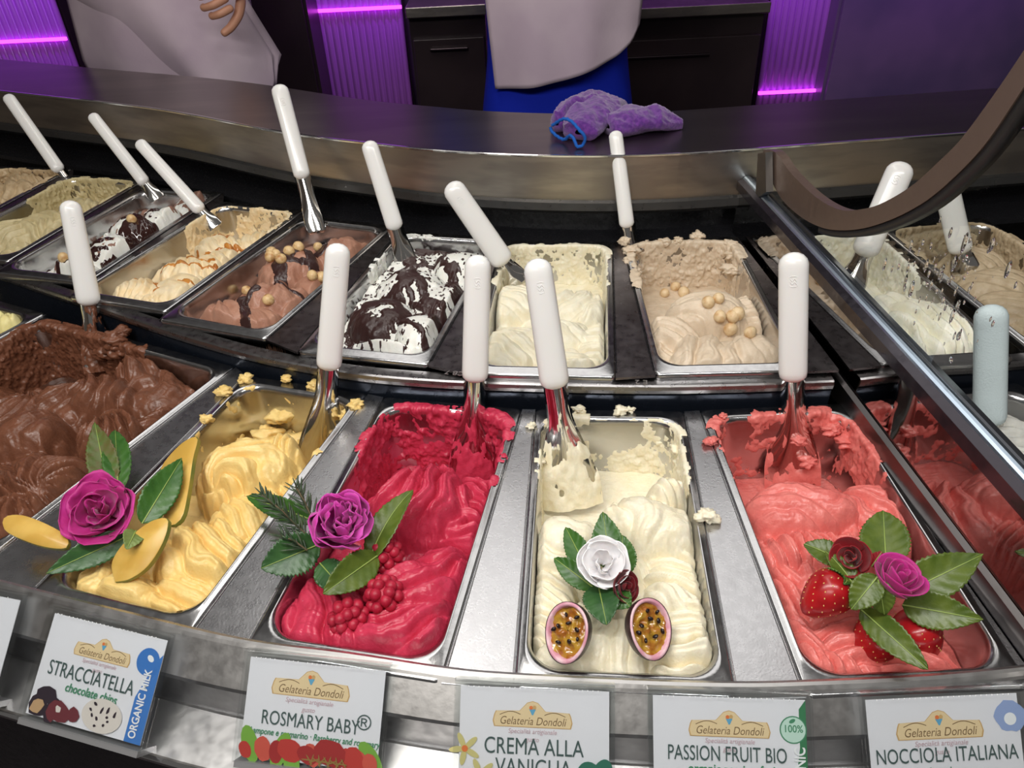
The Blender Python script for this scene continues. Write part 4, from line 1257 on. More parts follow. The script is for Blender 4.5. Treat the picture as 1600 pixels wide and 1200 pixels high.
# ------------------------------------------------------------------ leaves
def leaf_mat(name, c1, c2):
    return mat(name, srgb(*c1), .36, spec=.5, col2=srgb(*c2), scale=70, lo=.35, hi=.65, bump=.25, bscale=260)


M['leaf_green'] = leaf_mat('leaf_green', (50, 92, 34), (66, 108, 42))
M['leaf_olive'] = leaf_mat('leaf_olive', (72, 92, 28), (92, 108, 38))
M['leaf_red'] = leaf_mat('leaf_red_tinged', (78, 104, 46), (96, 84, 46))
M['leaf_dark'] = leaf_mat('leaf_dark', (44, 80, 42), (60, 100, 52))
M['vein'] = mat('leaf_vein', srgb(150, 172, 88), .45)


def leaf(parent, base, tip, width, m, up=None, fold=.25, bend=.10, name='leaf', serr=.04, shape=.8, roll=0.0):
    base, tip = np.array(base, float), np.array(tip, float)
    d = tip - base; L = np.linalg.norm(d); d = d / L
    view = unit(EYE - (base + tip) / 2)
    up = view if up is None else unit(up)
    side = unit(np.cross(d, up)); nrm = np.cross(side, d)
    if roll:
        side, nrm = side * math.cos(roll) + nrm * math.sin(roll), nrm * math.cos(roll) - side * math.sin(roll)
    n, k = 34, 15
    P = np.zeros((n, k, 3))
    for i in range(n):
        t = i / (n - 1)
        hw = width / 2 * 2.3 * (t ** .62) * max(0, 1 - t) ** (.95 * shape / .9) + .0003
        hw *= 1 + serr * ((i % 2) - .5) * 2 * (0.1 < t < .95)
        c0 = base + d * L * t + nrm * (bend * L * (4 * t * (1 - t)))
        for j in range(k):
            c = -1 + 2 * j / (k - 1)
            wav = .02 * L * math.sin(t * 9 + c * 2) * abs(c)
            P[i, j] = c0 + side * hw * c + nrm * (hw * fold * abs(c) ** 1.3 + wav * .4 + .0005 * math.sin((t * 14 - abs(c) * 2.5) * 2 * PI / 2) * abs(c))
    org = parent.location if parent is not None else Vector((0, 0, 0))
    o = surf(name, P - np.array(org), m, parent, solid=.0005)
    mid = [P[i, k // 2] + nrm * .0004 - np.array(org) for i in range(0, n, 3)]
    tube('midrib', mid, np.linspace(.0007, .0002, len(mid)), M['vein'], o, n=6)
    return o


# ------------------------------------------------------------------ roses
def petal_mat(name, c1, c2):
    return mat(name, srgb(*c1), .5, spec=.3, col2=srgb(*c2), scale=60, lo=.3, hi=.75, bump=.3, bscale=320, sss=.15, sheen=.2)


M['magenta'] = petal_mat('magenta_petal', (172, 26, 112), (198, 52, 146))
M['pinkmag'] = petal_mat('pink_petal', (190, 44, 150), (214, 84, 184))
M['whitep'] = petal_mat('white_petal', (252, 250, 250), (246, 242, 244))
M['redp'] = petal_mat('red_petal', (150, 14, 28), (120, 6, 20))
M['darkred'] = petal_mat('dark_red_petal', (110, 10, 24), (84, 6, 16))
M['sepal'] = leaf_mat('sepal_green', (104, 124, 66), (128, 146, 84))


def rose(center, axis, R, m, label, cat='flower', layers=((3, .16, .10), (4, .34, .25), (5, .55, .5), (5, .8, .85), (5, 1.0, 1.15)), seed=1, height=1.0, ruff=.10, pname='petal', name='rose'):
    """layers: (petals, radius share, opening angle)"""
    rs = random.Random(seed)
    o = empty(name, center)
    ax = unit(axis); a = unit(np.cross(ax, [0.31, 0.2, 1.0] if abs(ax[2]) < .95 else [1, 0, 0])); b = np.cross(ax, a)
    for li, (n, rf, op) in enumerate(layers):
        ph0 = rs.random() * 6.28
        for k in range(n):
            ph = ph0 + 2 * PI * k / n + rs.uniform(-.15, .15)
            wid = 2 * PI / n * (.72 if n > 3 else .62)
            nu, nv = 13, 11
            P = np.zeros((nv, nu, 3))
            hgt = R * height * (1.05 - .28 * rf) * rs.uniform(.92, 1.08)
            s1 = rs.random() * 50
            for j in range(nv):
                t = j / (nv - 1)
                for i in range(nu):
                    s = -1 + 2 * i / (nu - 1)
                    edge = 1 - .38 * abs(s) ** 2.6
                    tt = t * edge
                    # radius grows from the stem and flares at the lip
                    rr = R * rf * (.25 + .75 * math.sin(min(1, tt * 1.15) * PI / 2)) + R * .30 * op * max(0, tt - .55) ** 1.6 * 2
                    z = hgt * (tt - .35) - R * .45 * op * max(0, tt - .5) ** 1.8
                    an = ph + s * wid * (.35 + .65 * math.sin(min(1, t + .25) * PI / 2)) 
                    nz = (fbm(np.array(s * 1.5 + s1), np.array(t * 1.8 + s1), 2) - .5) * ruff * R * (t + .2)
                    rr2 = rr + nz + R * .05 * s * (1 if k % 2 else 1)
                    P[j, i] = a * math.cos(an) * rr2 + b * math.sin(an) * rr2 + ax * z
            surf(pname, P, m, o, solid=.0006)
    return tag(o, label, cat, 'flowers laid on the gelato')


def wp(px, py, key, z):
    return pz(px, py, TUB[key][3] + z)


cv = lambda c: unit(EYE - np.array(c))
# mango: magenta rose
c = wp(158, 800, 'mango', .030)
r = rose(c, cv(c) * .75 + np.array([-.1, -.1, .65]), .0275, M['magenta'], 'large magenta rose on the yellow mango gelato', seed=3, ruff=.5,
         layers=((3, .22, .1), (3, .55, .4), (4, .85, .9), (4, 1.08, 1.25)), height=1.15)
leaf(r, wp(170, 770, 'mango', .02), wp(148, 660, 'mango', .045), .036, M['leaf_red'], bend=.03, shape=1.0)
leaf(r, wp(185, 770, 'mango', .02), wp(180, 672, 'mango', .030), .030, M['leaf_green'], bend=.05)
leaf(r, wp(222, 818, 'mango', .02), wp(284, 716, 'mango', .038), .038, M['leaf_green'], bend=.06, shape=.95)
leaf(r, wp(205, 835, 'mango', .015), wp(72, 896, 'mango', .010), .032, M['leaf_dark'], bend=-.05, shape=.9)
leaf(r, wp(212, 830, 'mango', .025), wp(198, 858, 'mango', .03), .020, M['sepal'], bend=.1)
# raspberry: magenta rose
c = wp(532, 822, 'raspberry', .038)
r = rose(c, cv(c) * .55 + np.array([.12, .0, .65]), .0250, M['pinkmag'], 'magenta pink rose beside the rosemary on the raspberry gelato', seed=8, ruff=.55,
         layers=((3, .25, .1), (5, .45, .1), (5, .65, .2), (5, .85, .3), (5, 1.0, .35)), height=1.75)
leaf(r, wp(575, 880, 'raspberry', .012), wp(645, 766, 'raspberry', .035), .030, M['leaf_olive'], bend=.12, roll=.5)
leaf(r, wp(590, 868, 'raspberry', .018), wp(505, 928, 'raspberry', .022), .034, M['leaf_olive'], bend=.06)
leaf(r, wp(500, 850, 'raspberry', .015), wp(408, 888, 'raspberry', .015), .042, M['leaf_dark'], bend=.05, serr=.09)
leaf(r, wp(495, 815, 'raspberry', .015), wp(386, 775, 'raspberry', .015), .024, M['leaf_green'], bend=.05)
leaf(r, wp(500, 880, 'raspberry', .010), wp(540, 925, 'raspberry', .004), .030, M['leaf_dark'], bend=.05)
# vanilla: white rose
c = wp(942, 882, 'vanilla', .028)
r = rose(c, cv(c) * .8 + np.array([.1, -.1, .5]), .0205, M['whitep'], 'white rose between the passion fruit halves and the ivory heap', seed=12, ruff=.25,
         layers=((3, .40, .05), (4, .75, .35), (5, 1.0, .55)), height=1.35)
leaf(r, wp(925, 905, 'vanilla', .012), wp(884, 824, 'vanilla', .02), .024, M['leaf_green'], bend=.05)
leaf(r, wp(955, 890, 'vanilla', .012), wp(942, 800, 'vanilla', .035), .034, M['leaf_green'], bend=-.04, shape=.9)
leaf(r, wp(975, 900, 'vanilla', .010), wp(972, 836, 'vanilla', .03), .026, M['leaf_green'], bend=.0)
leaf(r, wp(930, 920, 'vanilla', .012), wp(866, 872, 'vanilla', .02), .022, M['leaf_green'], bend=.08)
leaf(r, wp(935, 915, 'vanilla', .016), wp(948, 976, 'vanilla', .016), .034, M['leaf_dark'], bend=.06)
leaf(r, wp(965, 930, 'vanilla', .018), wp(985, 948, 'vanilla', .016), .020, M['leaf_green'], bend=.1)
c = wp(973, 917, 'vanilla', .022)
rose(c, np.array([.5, -.5, .6]), .0125, M['darkred'], 'tiny dark red rosebud tucked under the white rose', seed=4, layers=((3, .3, .1), (4, .7, .2), (4, 1.0, .3)), name='rosebud')
# strawberry: red rose and magenta rose
c = wp(1331, 872, 'strawberry', .036)
r = rose(c, cv(c) * .9 + np.array([-.25, 0, .2]), .0150, M['redp'], 'small deep red rose on the strawberry gelato', seed=21, ruff=.1,
         layers=((3, .30, .1), (3, .58, .25), (4, 1.0, .6)), height=1.3)
leaf(r, wp(1320, 880, 'strawberry', .022), wp(1256, 850, 'strawberry', .026), .026, M['leaf_olive'], bend=.06, roll=-.5)
leaf(r, wp(1340, 925, 'strawberry', .024), wp(1290, 862, 'strawberry', .034), .020, M['leaf_olive'], bend=.1, roll=-.5)
leaf(r, wp(1362, 885, 'strawberry', .03), wp(1378, 862, 'strawberry', .04), .012, M['redp'], bend=.1, name='loose_petal')
c = wp(1398, 912, 'strawberry', .042)
r = rose(c, cv(c) * .35 + np.array([.35, .15, .75]), .0175, M['magenta'], 'small magenta rose with six olive leaves on the strawberry gelato', seed=26, ruff=.1,
         layers=((3, .28, .1), (3, .55, .2), (4, .82, .35), (3, 1.05, .8)), height=1.6)
leaf(r, wp(1385, 890, 'strawberry', .025), wp(1380, 798, 'strawberry', .035), .044, M['leaf_olive'], bend=.03, shape=.8)
leaf(r, wp(1405, 930, 'strawberry', .022), wp(1536, 866, 'strawberry', .045), .042, M['leaf_olive'], bend=.05, shape=1.0)
leaf(r, wp(1410, 945, 'strawberry', .020), wp(1536, 968, 'strawberry', .030), .036, M['leaf_olive'], bend=.06, shape=1.0)
leaf(r, wp(1345, 952, 'strawberry', .018), wp(1450, 1046, 'strawberry', .018), .026, M['leaf_olive'], bend=.06)
leaf(r, wp(1372, 900, 'strawberry', .052), wp(1330, 952, 'strawberry', .034), .026, M['leaf_olive'], bend=.08)
leaf(r, wp(1372, 905, 'strawberry', .052), wp(1382, 960, 'strawberry', .030), .022, M['leaf_olive'], bend=.06)

# rosemary sprig
c = wp(470, 810, 'raspberry', .03)
o = empty('rosemary_sprig', c)
M['rosemary'] = mat('rosemary_needles', srgb(52, 70, 50), .5, col2=srgb(84, 100, 76), scale=90)
M['twig'] = mat('twig', srgb(92, 78, 54), .7)
A, B = wp(478, 835, 'raspberry', .02), wp(408, 772, 'raspberry', .045)
A2, B2 = wp(480, 860, 'raspberry', .02), wp(440, 838, 'raspberry', .03)
for (p, q, n) in ((A, B, 64), (A2, B2, 24), (wp(488, 810, 'raspberry', .03), wp(462, 760, 'raspberry', .05), 22)):
    tube('stem', [p - c, (p + q) / 2 - c + np.array([0, 0, .004]), q - c], .0009, M['twig'], o, n=6)
    bm = bmesh.new()
    dd = unit(q - p); e1 = unit(np.cross(dd, [0, 0, 1])); e2 = np.cross(e1, dd)
    for i in range(n):
        t = (i + .5) / n
        an = i * 2.4
        dirn = unit(dd * .75 + (e1 * math.cos(an) + e2 * math.sin(an)) * .75)
        b0 = p + (q - p) * t - c
        ln = .017 * (1 - .35 * t) * random.uniform(.8, 1.2)
        sd = unit(np.cross(dirn, [.3, .2, 1.0])); up2 = np.cross(sd, dirn)
        vs = []
        for tt, wv in ((0, .0006), (.5, .0011), (.85, .0008), (1, .0001)):
            pt = b0 + dirn * ln * tt + dd * .003 * tt * tt
            vs.append([bm.verts.new(pt + sd * wv), bm.verts.new(pt + up2 * wv * .8), bm.verts.new(pt - sd * wv), bm.verts.new(pt - up2 * wv * .5)])
        for r0, r1 in zip(vs[:-1], vs[1:]):
            for kk in range(4): bm.faces.new((r0[kk], r0[(kk + 1) % 4], r1[(kk + 1) % 4], r1[kk]))
    me = bpy.data.meshes.new('needles'); bm.to_mesh(me); bm.free()
    tag(link('needles', me, M['rosemary'], o), kind='stuff')
tag(o, 'dark green rosemary sprig left of the magenta pink rose', 'herb')

# raspberries
M['berry'] = mat('raspberry_fruit', srgb(184, 38, 64), .42, spec=.4, sss=.2, col2=srgb(166, 26, 52), scale=120, bump=.2, bscale=500)


def raspberry(px, py, z, r, label, ax=(0, 0, 1)):
    bm = bmesh.new(); rs = random.Random(int(px))
    for row in range(6):
        th = .2 + row * .46
        n = max(1, int(8 * math.sin(th)))
        for k in range(n):
            ph = 2 * PI * (k + .5 * (row % 2)) / n
            p = Vector((math.sin(th) * math.cos(ph) * r, math.sin(th) * math.sin(ph) * r, math.cos(th) * r * 1.15))
            bmesh.ops.create_icosphere(bm, subdivisions=2, radius=r * .40, matrix=Matrix.Translation(p))
    bmesh.ops.create_icosphere(bm, subdivisions=3, radius=r * .98, matrix=Matrix.Diagonal((1, 1, 1.1, 1)))
    me = bpy.data.meshes.new('raspberry'); bm.to_mesh(me); bm.free()
    o = link('raspberry', me, M['berry'])
    o.location = wp(px, py, 'raspberry', z)
    o.rotation_euler = Vector(ax).to_track_quat('Z', 'Y').to_euler()
    return tag(o, label, 'raspberry', 'raspberries half sunk in the crimson gelato')


raspberry(602, 868, .006, .0125, 'fresh raspberry right of the magenta pink rose, upper one', (.2, -.3, 1))
raspberry(600, 930, .004, .013, 'fresh raspberry below the olive leaf, nearest the dark gelato groove', (.1, -.8, .5))
raspberry(545, 965, .000, .0125, 'fresh raspberry half sunk lowest below the rose', (-.4, -.5, .7))

# passion fruit halves
M['pf_skin'] = mat('passion_fruit_skin', srgb(58, 22, 36), .35, col2=srgb(40, 14, 28), scale=60, bump=.2)
M['pf_rind'] = mat('passion_fruit_rind', srgb(232, 196, 202), .5, col2=srgb(214, 150, 168), scale=90)
M['pf_pulp'] = mat('passion_fruit_pulp', srgb(184, 144, 52), .18, spec=.5, sss=.2, col2=srgb(158, 96, 34), scale=140, coat=.5)
M['pf_seed'] = mat('passion_fruit_seed', srgb(34, 22, 20), .25)


def passion_half(px, py, z, axis, R, label, elong=1.16, up_hint=(0, 0, 1), seed=1):
    c = wp(px, py, 'vanilla', z)
    ax = unit(axis); e = unit(np.array(up_hint) - ax * ax.dot(up_hint)); f = np.cross(e, ax)
    o = empty('passion_fruit_half', c)
    n = 40; an = np.linspace(0, 2 * PI, n, endpoint=False)

    def rimr(a): return R * (1 + (elong - 1) * np.cos(a) ** 2) * (1 + .16 * np.clip(np.cos(a - PI), 0, 1) ** 4)
    def ring(s, h): return (np.cos(an) * rimr(an) * s)[:, None] * e + (np.sin(an) * rimr(an) * s)[:, None] * f + ax * h
    P = np.array([ring(math.cos(t) ** .9, -R * 1.15 * math.sin(t) + .0012 * (t < .01)) for t in np.linspace(0, PI / 2 * .98, 12)])
    surf('skin', P, M['pf_skin'], o, wrap=True)
    P = np.array([ring(.985, .0006), ring(.96, .0014), ring(.90, .0016), ring(.85, .0008), ring(.82, -.003), ring(.78, -.006)])
    surf('rind', P, M['pf_rind'], o, wrap=True)
    P = []
    for s in np.linspace(.86, .02, 14):
        p = ring(s, -.0035)
        x, y = (p @ e), (p @ f)
        p = p + ax * ((fbm(x * 260, y * 260, 3, seed) - .5) * .008 + .0022 * (1 - s))[:, None]
        P.append(p)
    surf('pulp', np.array(P), M['pf_pulp'], o, wrap=True)
    rs = random.Random(seed)
    bm = bmesh.new(); bmesh.ops.create_icosphere(bm, subdivisions=2, radius=1)
    for v in bm.verts: v.co = Vector((v.co.x * .0019, v.co.y * .0013, v.co.z * .0027 * (1 if v.co.z < 0 else .8)))
    me = bpy.data.meshes.new('seed'); bm.to_mesh(me); bm.free()
    me.materials.append(M['pf_seed'])
    for k in range(9):
        a0, s0 = k * 2.4 + rs.random() * .5, .15 + .5 * math.sqrt((k + .5) / 9)
        p = e * math.cos(a0) * rimr(a0) * s0 + f * math.sin(a0) * rimr(a0) * s0 + ax * .0003
        q = link('seed', me, None, o); q.location = p; q.rotation_euler = (rs.random() * 3, rs.random() * 3, rs.random() * 3)
    return tag(o, label, 'fruit', 'passion fruit halves on the ivory gelato')


c = wp(893, 985, 'vanilla', .024)
passion_half(886, 985, .024, cv(c) + np.array([-.55, 0, .05]), .0185, 'cut passion fruit half left under the white rose', up_hint=(.05, .5, .8), seed=3)
passion_half(1016, 979, .024, cv(c) + np.array([.50, 0, .05]), .0185, 'cut passion fruit half right under the white rose', up_hint=(.16, .5, .8), seed=7)

# strawberries
M['sb'] = mat('strawberry_skin', srgb(176, 26, 32), .26, spec=.45, sss=.12, coat=.15, col2=srgb(148, 14, 22), scale=50)
M['sb_seed'] = mat('strawberry_seed', srgb(226, 186, 112), .5)


def strawberry(px, py, z, axis, R, label, calyx=True):
    c = wp(px, py, 'strawberry', z)
    o = empty('strawberry', c)
    ax = unit(axis); a = unit(np.cross(ax, [0.2, 0.1, 1])); b = np.cross(ax, a)
    n = 28; an = np.linspace(0, 2 * PI, n, endpoint=False)
    prof = [(.05, 1.02), (.5, .98), (.85, .8), (1.0, .45), (.98, .1), (.86, -.3), (.66, -.7), (.42, -1.02), (.2, -1.18), (.03, -1.24)]
    P = np.array([(np.cos(an)[:, None] * a + np.sin(an)[:, None] * b) * R * r + ax * R * h for r, h in prof])
    ob = surf('flesh', P[::-1], M['sb'], o, wrap=True)
    s = ob.modifiers.new('smooth', 'SUBSURF'); s.levels = s.render_levels = 2
    bm = bmesh.new(); k = 0
    for h in np.linspace(.75, -1.05, 10):
        r = np.interp(h, [p[1] for p in prof][::-1], [p[0] for p in prof][::-1])
        m_ = max(3, int(11 * r))
        for i in range(m_):
            t = 2 * PI * (i + .5 * (k % 2)) / m_
            dirn = np.cos(t) * a + np.sin(t) * b
            p = dirn * R * r * .985 + ax * R * h
            q = Vector(dirn).to_track_quat('Z', 'Y').to_matrix().to_4x4()
            bmesh.ops.create_icosphere(bm, subdivisions=1, radius=.00075, matrix=Matrix.Translation(Vector(p)) @ q @ Matrix.Diagonal((.7, 1.2, .5, 1)))
        k += 1
    me = bpy.data.meshes.new('seeds'); bm.to_mesh(me); bm.free()
    tag(link('seeds', me, M['sb_seed'], o), kind='stuff')
    if calyx:
        for i in range(6):
            t = 2 * PI * i / 6
            dirn = math.cos(t) * a + math.sin(t) * b
            leaf(o, c + ax * R * 1.0, c + ax * R * (.75) + dirn * R * .95, .007, M['leaf_green'], up=ax * .8 + dirn * .5, bend=.12, serr=0, name='calyx_leaf')
    return tag(o, label, 'strawberry', 'strawberries on the salmon pink gelato')


c = wp(1292, 928, 'strawberry', .028)
strawberry(1290, 930, .026, np.array([.62, .25, .35]) , .0185, 'whole red strawberry with calyx left of the two small roses')
strawberry(1368, 1000, -.006, np.array([.5, .1, .9]), .019, 'strawberry half sunk in the gelato under the lower olive leaf', False)
strawberry(1436, 992, -.004, np.array([-.5, .3, .8]), .019, 'strawberry half sunk right of the lower olive leaf', False)

# mango slices
M['mango_flesh'] = mat('mango_flesh', srgb(220, 182, 96), .35, sss=.3, col2=srgb(206, 164, 76), scale=40)
M['mango_skin'] = mat('mango_skin', srgb(104, 120, 52), .4, col2=srgb(150, 138, 56), scale=30)


def mango_slice(pts_px, key, z0, z1, label, thick=.005):
    """half-moon slice; outline pixels given with the height of each point running from z0 (first) to z1 (last)"""
    n = len(pts_px)
    P = np.array([wp(x, y, key, z) for (x, y, z) in pts_px])
    P = resample(np.r_[P, P[:1]], 40)[:-1]
    c = P.mean(0)
    nv = np.zeros(3)
    for i in range(len(P)): nv += np.cross(P[i] - c, P[(i + 1) % len(P)] - c)
    nv = unit(nv); nv *= 1 if nv.dot(EYE - c) > 0 else -1
    o = empty('mango_slice', c)
    Q = P - c; Q = Q - np.outer(Q @ nv, nv) * .6
    k = len(Q)
    V = [q + nv * thick / 2 for q in Q] + [q * .97 + nv * (thick / 2 + .0006) for q in Q] + [nv * (thick / 2 + .0010)]
    F = [(i, (i + 1) % k, k + (i + 1) % k, k + i) for i in range(k)] + [(k + i, k + (i + 1) % k, 2 * k) for i in range(k)]
    V += [q - nv * thick / 2 for q in Q] + [-nv * thick / 2]
    F += [(2 * k + 1 + (i + 1) % k, 2 * k + 1 + i, 3 * k + 1) for i in range(k)]
    mesh('flesh', V, F, M['mango_flesh'], o)
    V = [q * 1.0 + nv * thick * .5 for q in Q] + [q * 1.015 for q in Q] + [q - nv * thick * .5 for q in Q]
    F = [(i, k + i, k + (i + 1) % k, (i + 1) % k) for i in range(k)] + [(k + i, 2 * k + i, 2 * k + (i + 1) % k, k + (i + 1) % k) for i in range(k)]
    mesh('skin_edge', V, F, M['mango_skin'], o)
    return tag(o, label, 'mango slice', 'mango slices around the magenta rose')


mango_slice([(6, 818, .030), (12, 808, .032), (40, 808, .030), (78, 822, .028), (106, 840, .024), (104, 858, .020), (70, 856, .020), (30, 842, .024), (10, 830, .028)], 'mango', 0, 0, 'mango slice sticking out left over the chocolate tub rim')
mango_slice([(182, 910, .004), (178, 880, .010), (198, 848, .020), (235, 818, .030), (262, 811, .034), (264, 828, .030), (252, 858, .022), (232, 888, .012), (205, 906, .006)], 'mango', 0, 0, 'mango slice upright in front of the magenta rose')
mango_slice([(250, 760, .010), (256, 728, .020), (285, 695, .032), (312, 686, .036), (304, 720, .030), (296, 770, .020), (286, 812, .010), (262, 818, .006)], 'mango', 0, 0, 'mango slice upright behind the right rose leaf')
# ------------------------------------------------------------------ purple microfibre cloth on the ledge
M['cloth'] = mat('purple_microfibre', srgb(116, 62, 150), .95, spec=.1, col2=srgb(92, 46, 130), scale=160, bump=.9, bscale=900, sheen=.5)
M['hem'] = mat('blue_hem', srgb(34, 96, 186), .8, spec=.2, bump=.5, bscale=900)


def cloth():
    c = pz(962, 200, ZT)
    o = empty('cloth', c)
    # two overlapping rolled folds, each a fuzzy flattened tube with creases
    def roll(pts, ws, hs, seed, lift=0.0, name='fold'):
        p = resample([pz(x, y, ZT) for x, y in pts], 70)
        t = np.gradient(p, axis=0); t /= np.linalg.norm(t, axis=1, keepdims=True)
        sd = np.stack([t[:, 1], -t[:, 0], 0 * t[:, 0]], 1)
        n = 70; a = np.linspace(0, 2 * PI, n, endpoint=False)
        P = np.zeros((70, n, 3))
        wv = np.interp(np.linspace(0, 1, 70), np.linspace(0, 1, len(ws)), ws); hv = np.interp(np.linspace(0, 1, 70), np.linspace(0, 1, len(hs)), hs)
        for i in range(70):
            x = np.cos(a) * wv[i]; z = np.sin(a) * hv[i] * .5 + hv[i] * .5
            f = fbm(np.cos(a) * 1.6 + i * .05 + seed, np.sin(a) * 1.6 + i * .07, 3) - .5
            fuzz = RNG.rand(n) * .0013
            cre = .0018 * np.sin(a * 3 + i * .12 + seed)
            x = x * (1 + f * .22) + np.cos(a) * (fuzz + cre * .6); z = np.maximum(0.0008, z * (1 + f * .3) + np.sin(a) * (fuzz + cre))
            P[i] = p[i] + sd[i] * x[:, None] + np.array([0, 0, 1.0]) * (z + lift)[:, None] - c
        for e, q in ((0, 1), (69, 68)):
            P[e] = P[e].mean(0) * .75 + P[e] * .25
        return surf(name, P, M['cloth'], o, wrap=True)
    roll([(905, 221), (920, 206), (942, 190), (964, 176)], [.026, .036, .034, .020], [.026, .040, .042, .022], 3, name='folded_body')
    roll([(948, 212), (985, 206), (1020, 203), (1066, 200)], [.032, .036, .030, .008], [.030, .036, .034, .012], 9, name='folded_tail')
    roll([(870, 208), (892, 196), (930, 184), (960, 176)], [.012, .022, .026, .018], [.030, .046, .044, .026], 15, name='folded_corner')
    up = lambda x, y, z: pz(x, y, ZT + z) - c
    hem = [up(863, 196, .022), up(880, 186, .036), up(893, 190, .036), up(905, 203, .028), up(914, 214, .018), up(911, 226, .006), up(902, 229, .004), up(896, 216, .014), up(890, 212, .015), up(882, 218, .006), up(872, 214, .006), up(862, 205, .012), up(860, 198, .018)]
    hp = resample(hem, 60)
    wob = np.array([[0, 0, .0006 * math.sin(i * 2.2)] for i in range(60)])
    tube('hem', hp + wob, .0024, M['hem'], o, n=8)
    return tag(o, 'purple microfibre cloth with blue hem bundled on the steel work ledge', 'cloth')


cloth()

# ------------------------------------------------------------------ price tags
flat = lambda n, c, r=.55: mat(n, srgb(*c), r)
M['red_print2'] = flat('red_print_light', (206, 84, 68)); M['red_print3'] = flat('red_print_dark', (164, 36, 36)); M['card'] = flat('card_white', (232, 232, 238)); M['plaque'] = flat('plaque_beige', (232, 208, 164)); M['plaque_edge'] = flat('plaque_edge', (206, 168, 110))
M['brown_ink'] = flat('brown_ink', (122, 94, 60)); M['green_ink'] = flat('dark_green_ink', (66, 88, 86)); M['leafink'] = flat('green_ink', (70, 140, 104)); M['pink_ink'] = flat('pink_ink', (206, 176, 184))
M['blue_ink'] = flat('blue_ink', (58, 120, 196)); M['band_green'] = flat('band_green', (54, 124, 82)); M['white_ink'] = flat('white_ink', (242, 244, 246)); M['mint_ink'] = flat('mint_ink', (196, 226, 212))
M['red_print'] = flat('red_print', (190, 54, 46)); M['lime_print'] = flat('lime_print', (120, 172, 62)); M['olive_print'] = flat('olive_print', (150, 120, 60)); M['dark_print'] = flat('dark_print', (48, 36, 48)); M['maroon_print'] = flat('maroon_print', (112, 48, 56))
M['cream_print'] = flat('cream_print', (222, 214, 206)); M['teal_print'] = flat('teal_print', (44, 112, 92)); M['straw_print'] = flat('straw_print', (206, 196, 130)); M['orange_print'] = flat('orange_print', (226, 120, 60)); M['cup_print'] = flat('cup_print', (96, 168, 206)); M['tan_print'] = flat('tan_print', (196, 160, 120)); M['lilac_print'] = flat('lilac_print', (150, 170, 214))
M['acrylic'] = glass_mat('clear_acrylic', (.97, .98, .98), .02, .02)
M['holder_base'] = mat('holder_grey', (.42, .42, .43), .35, .6)


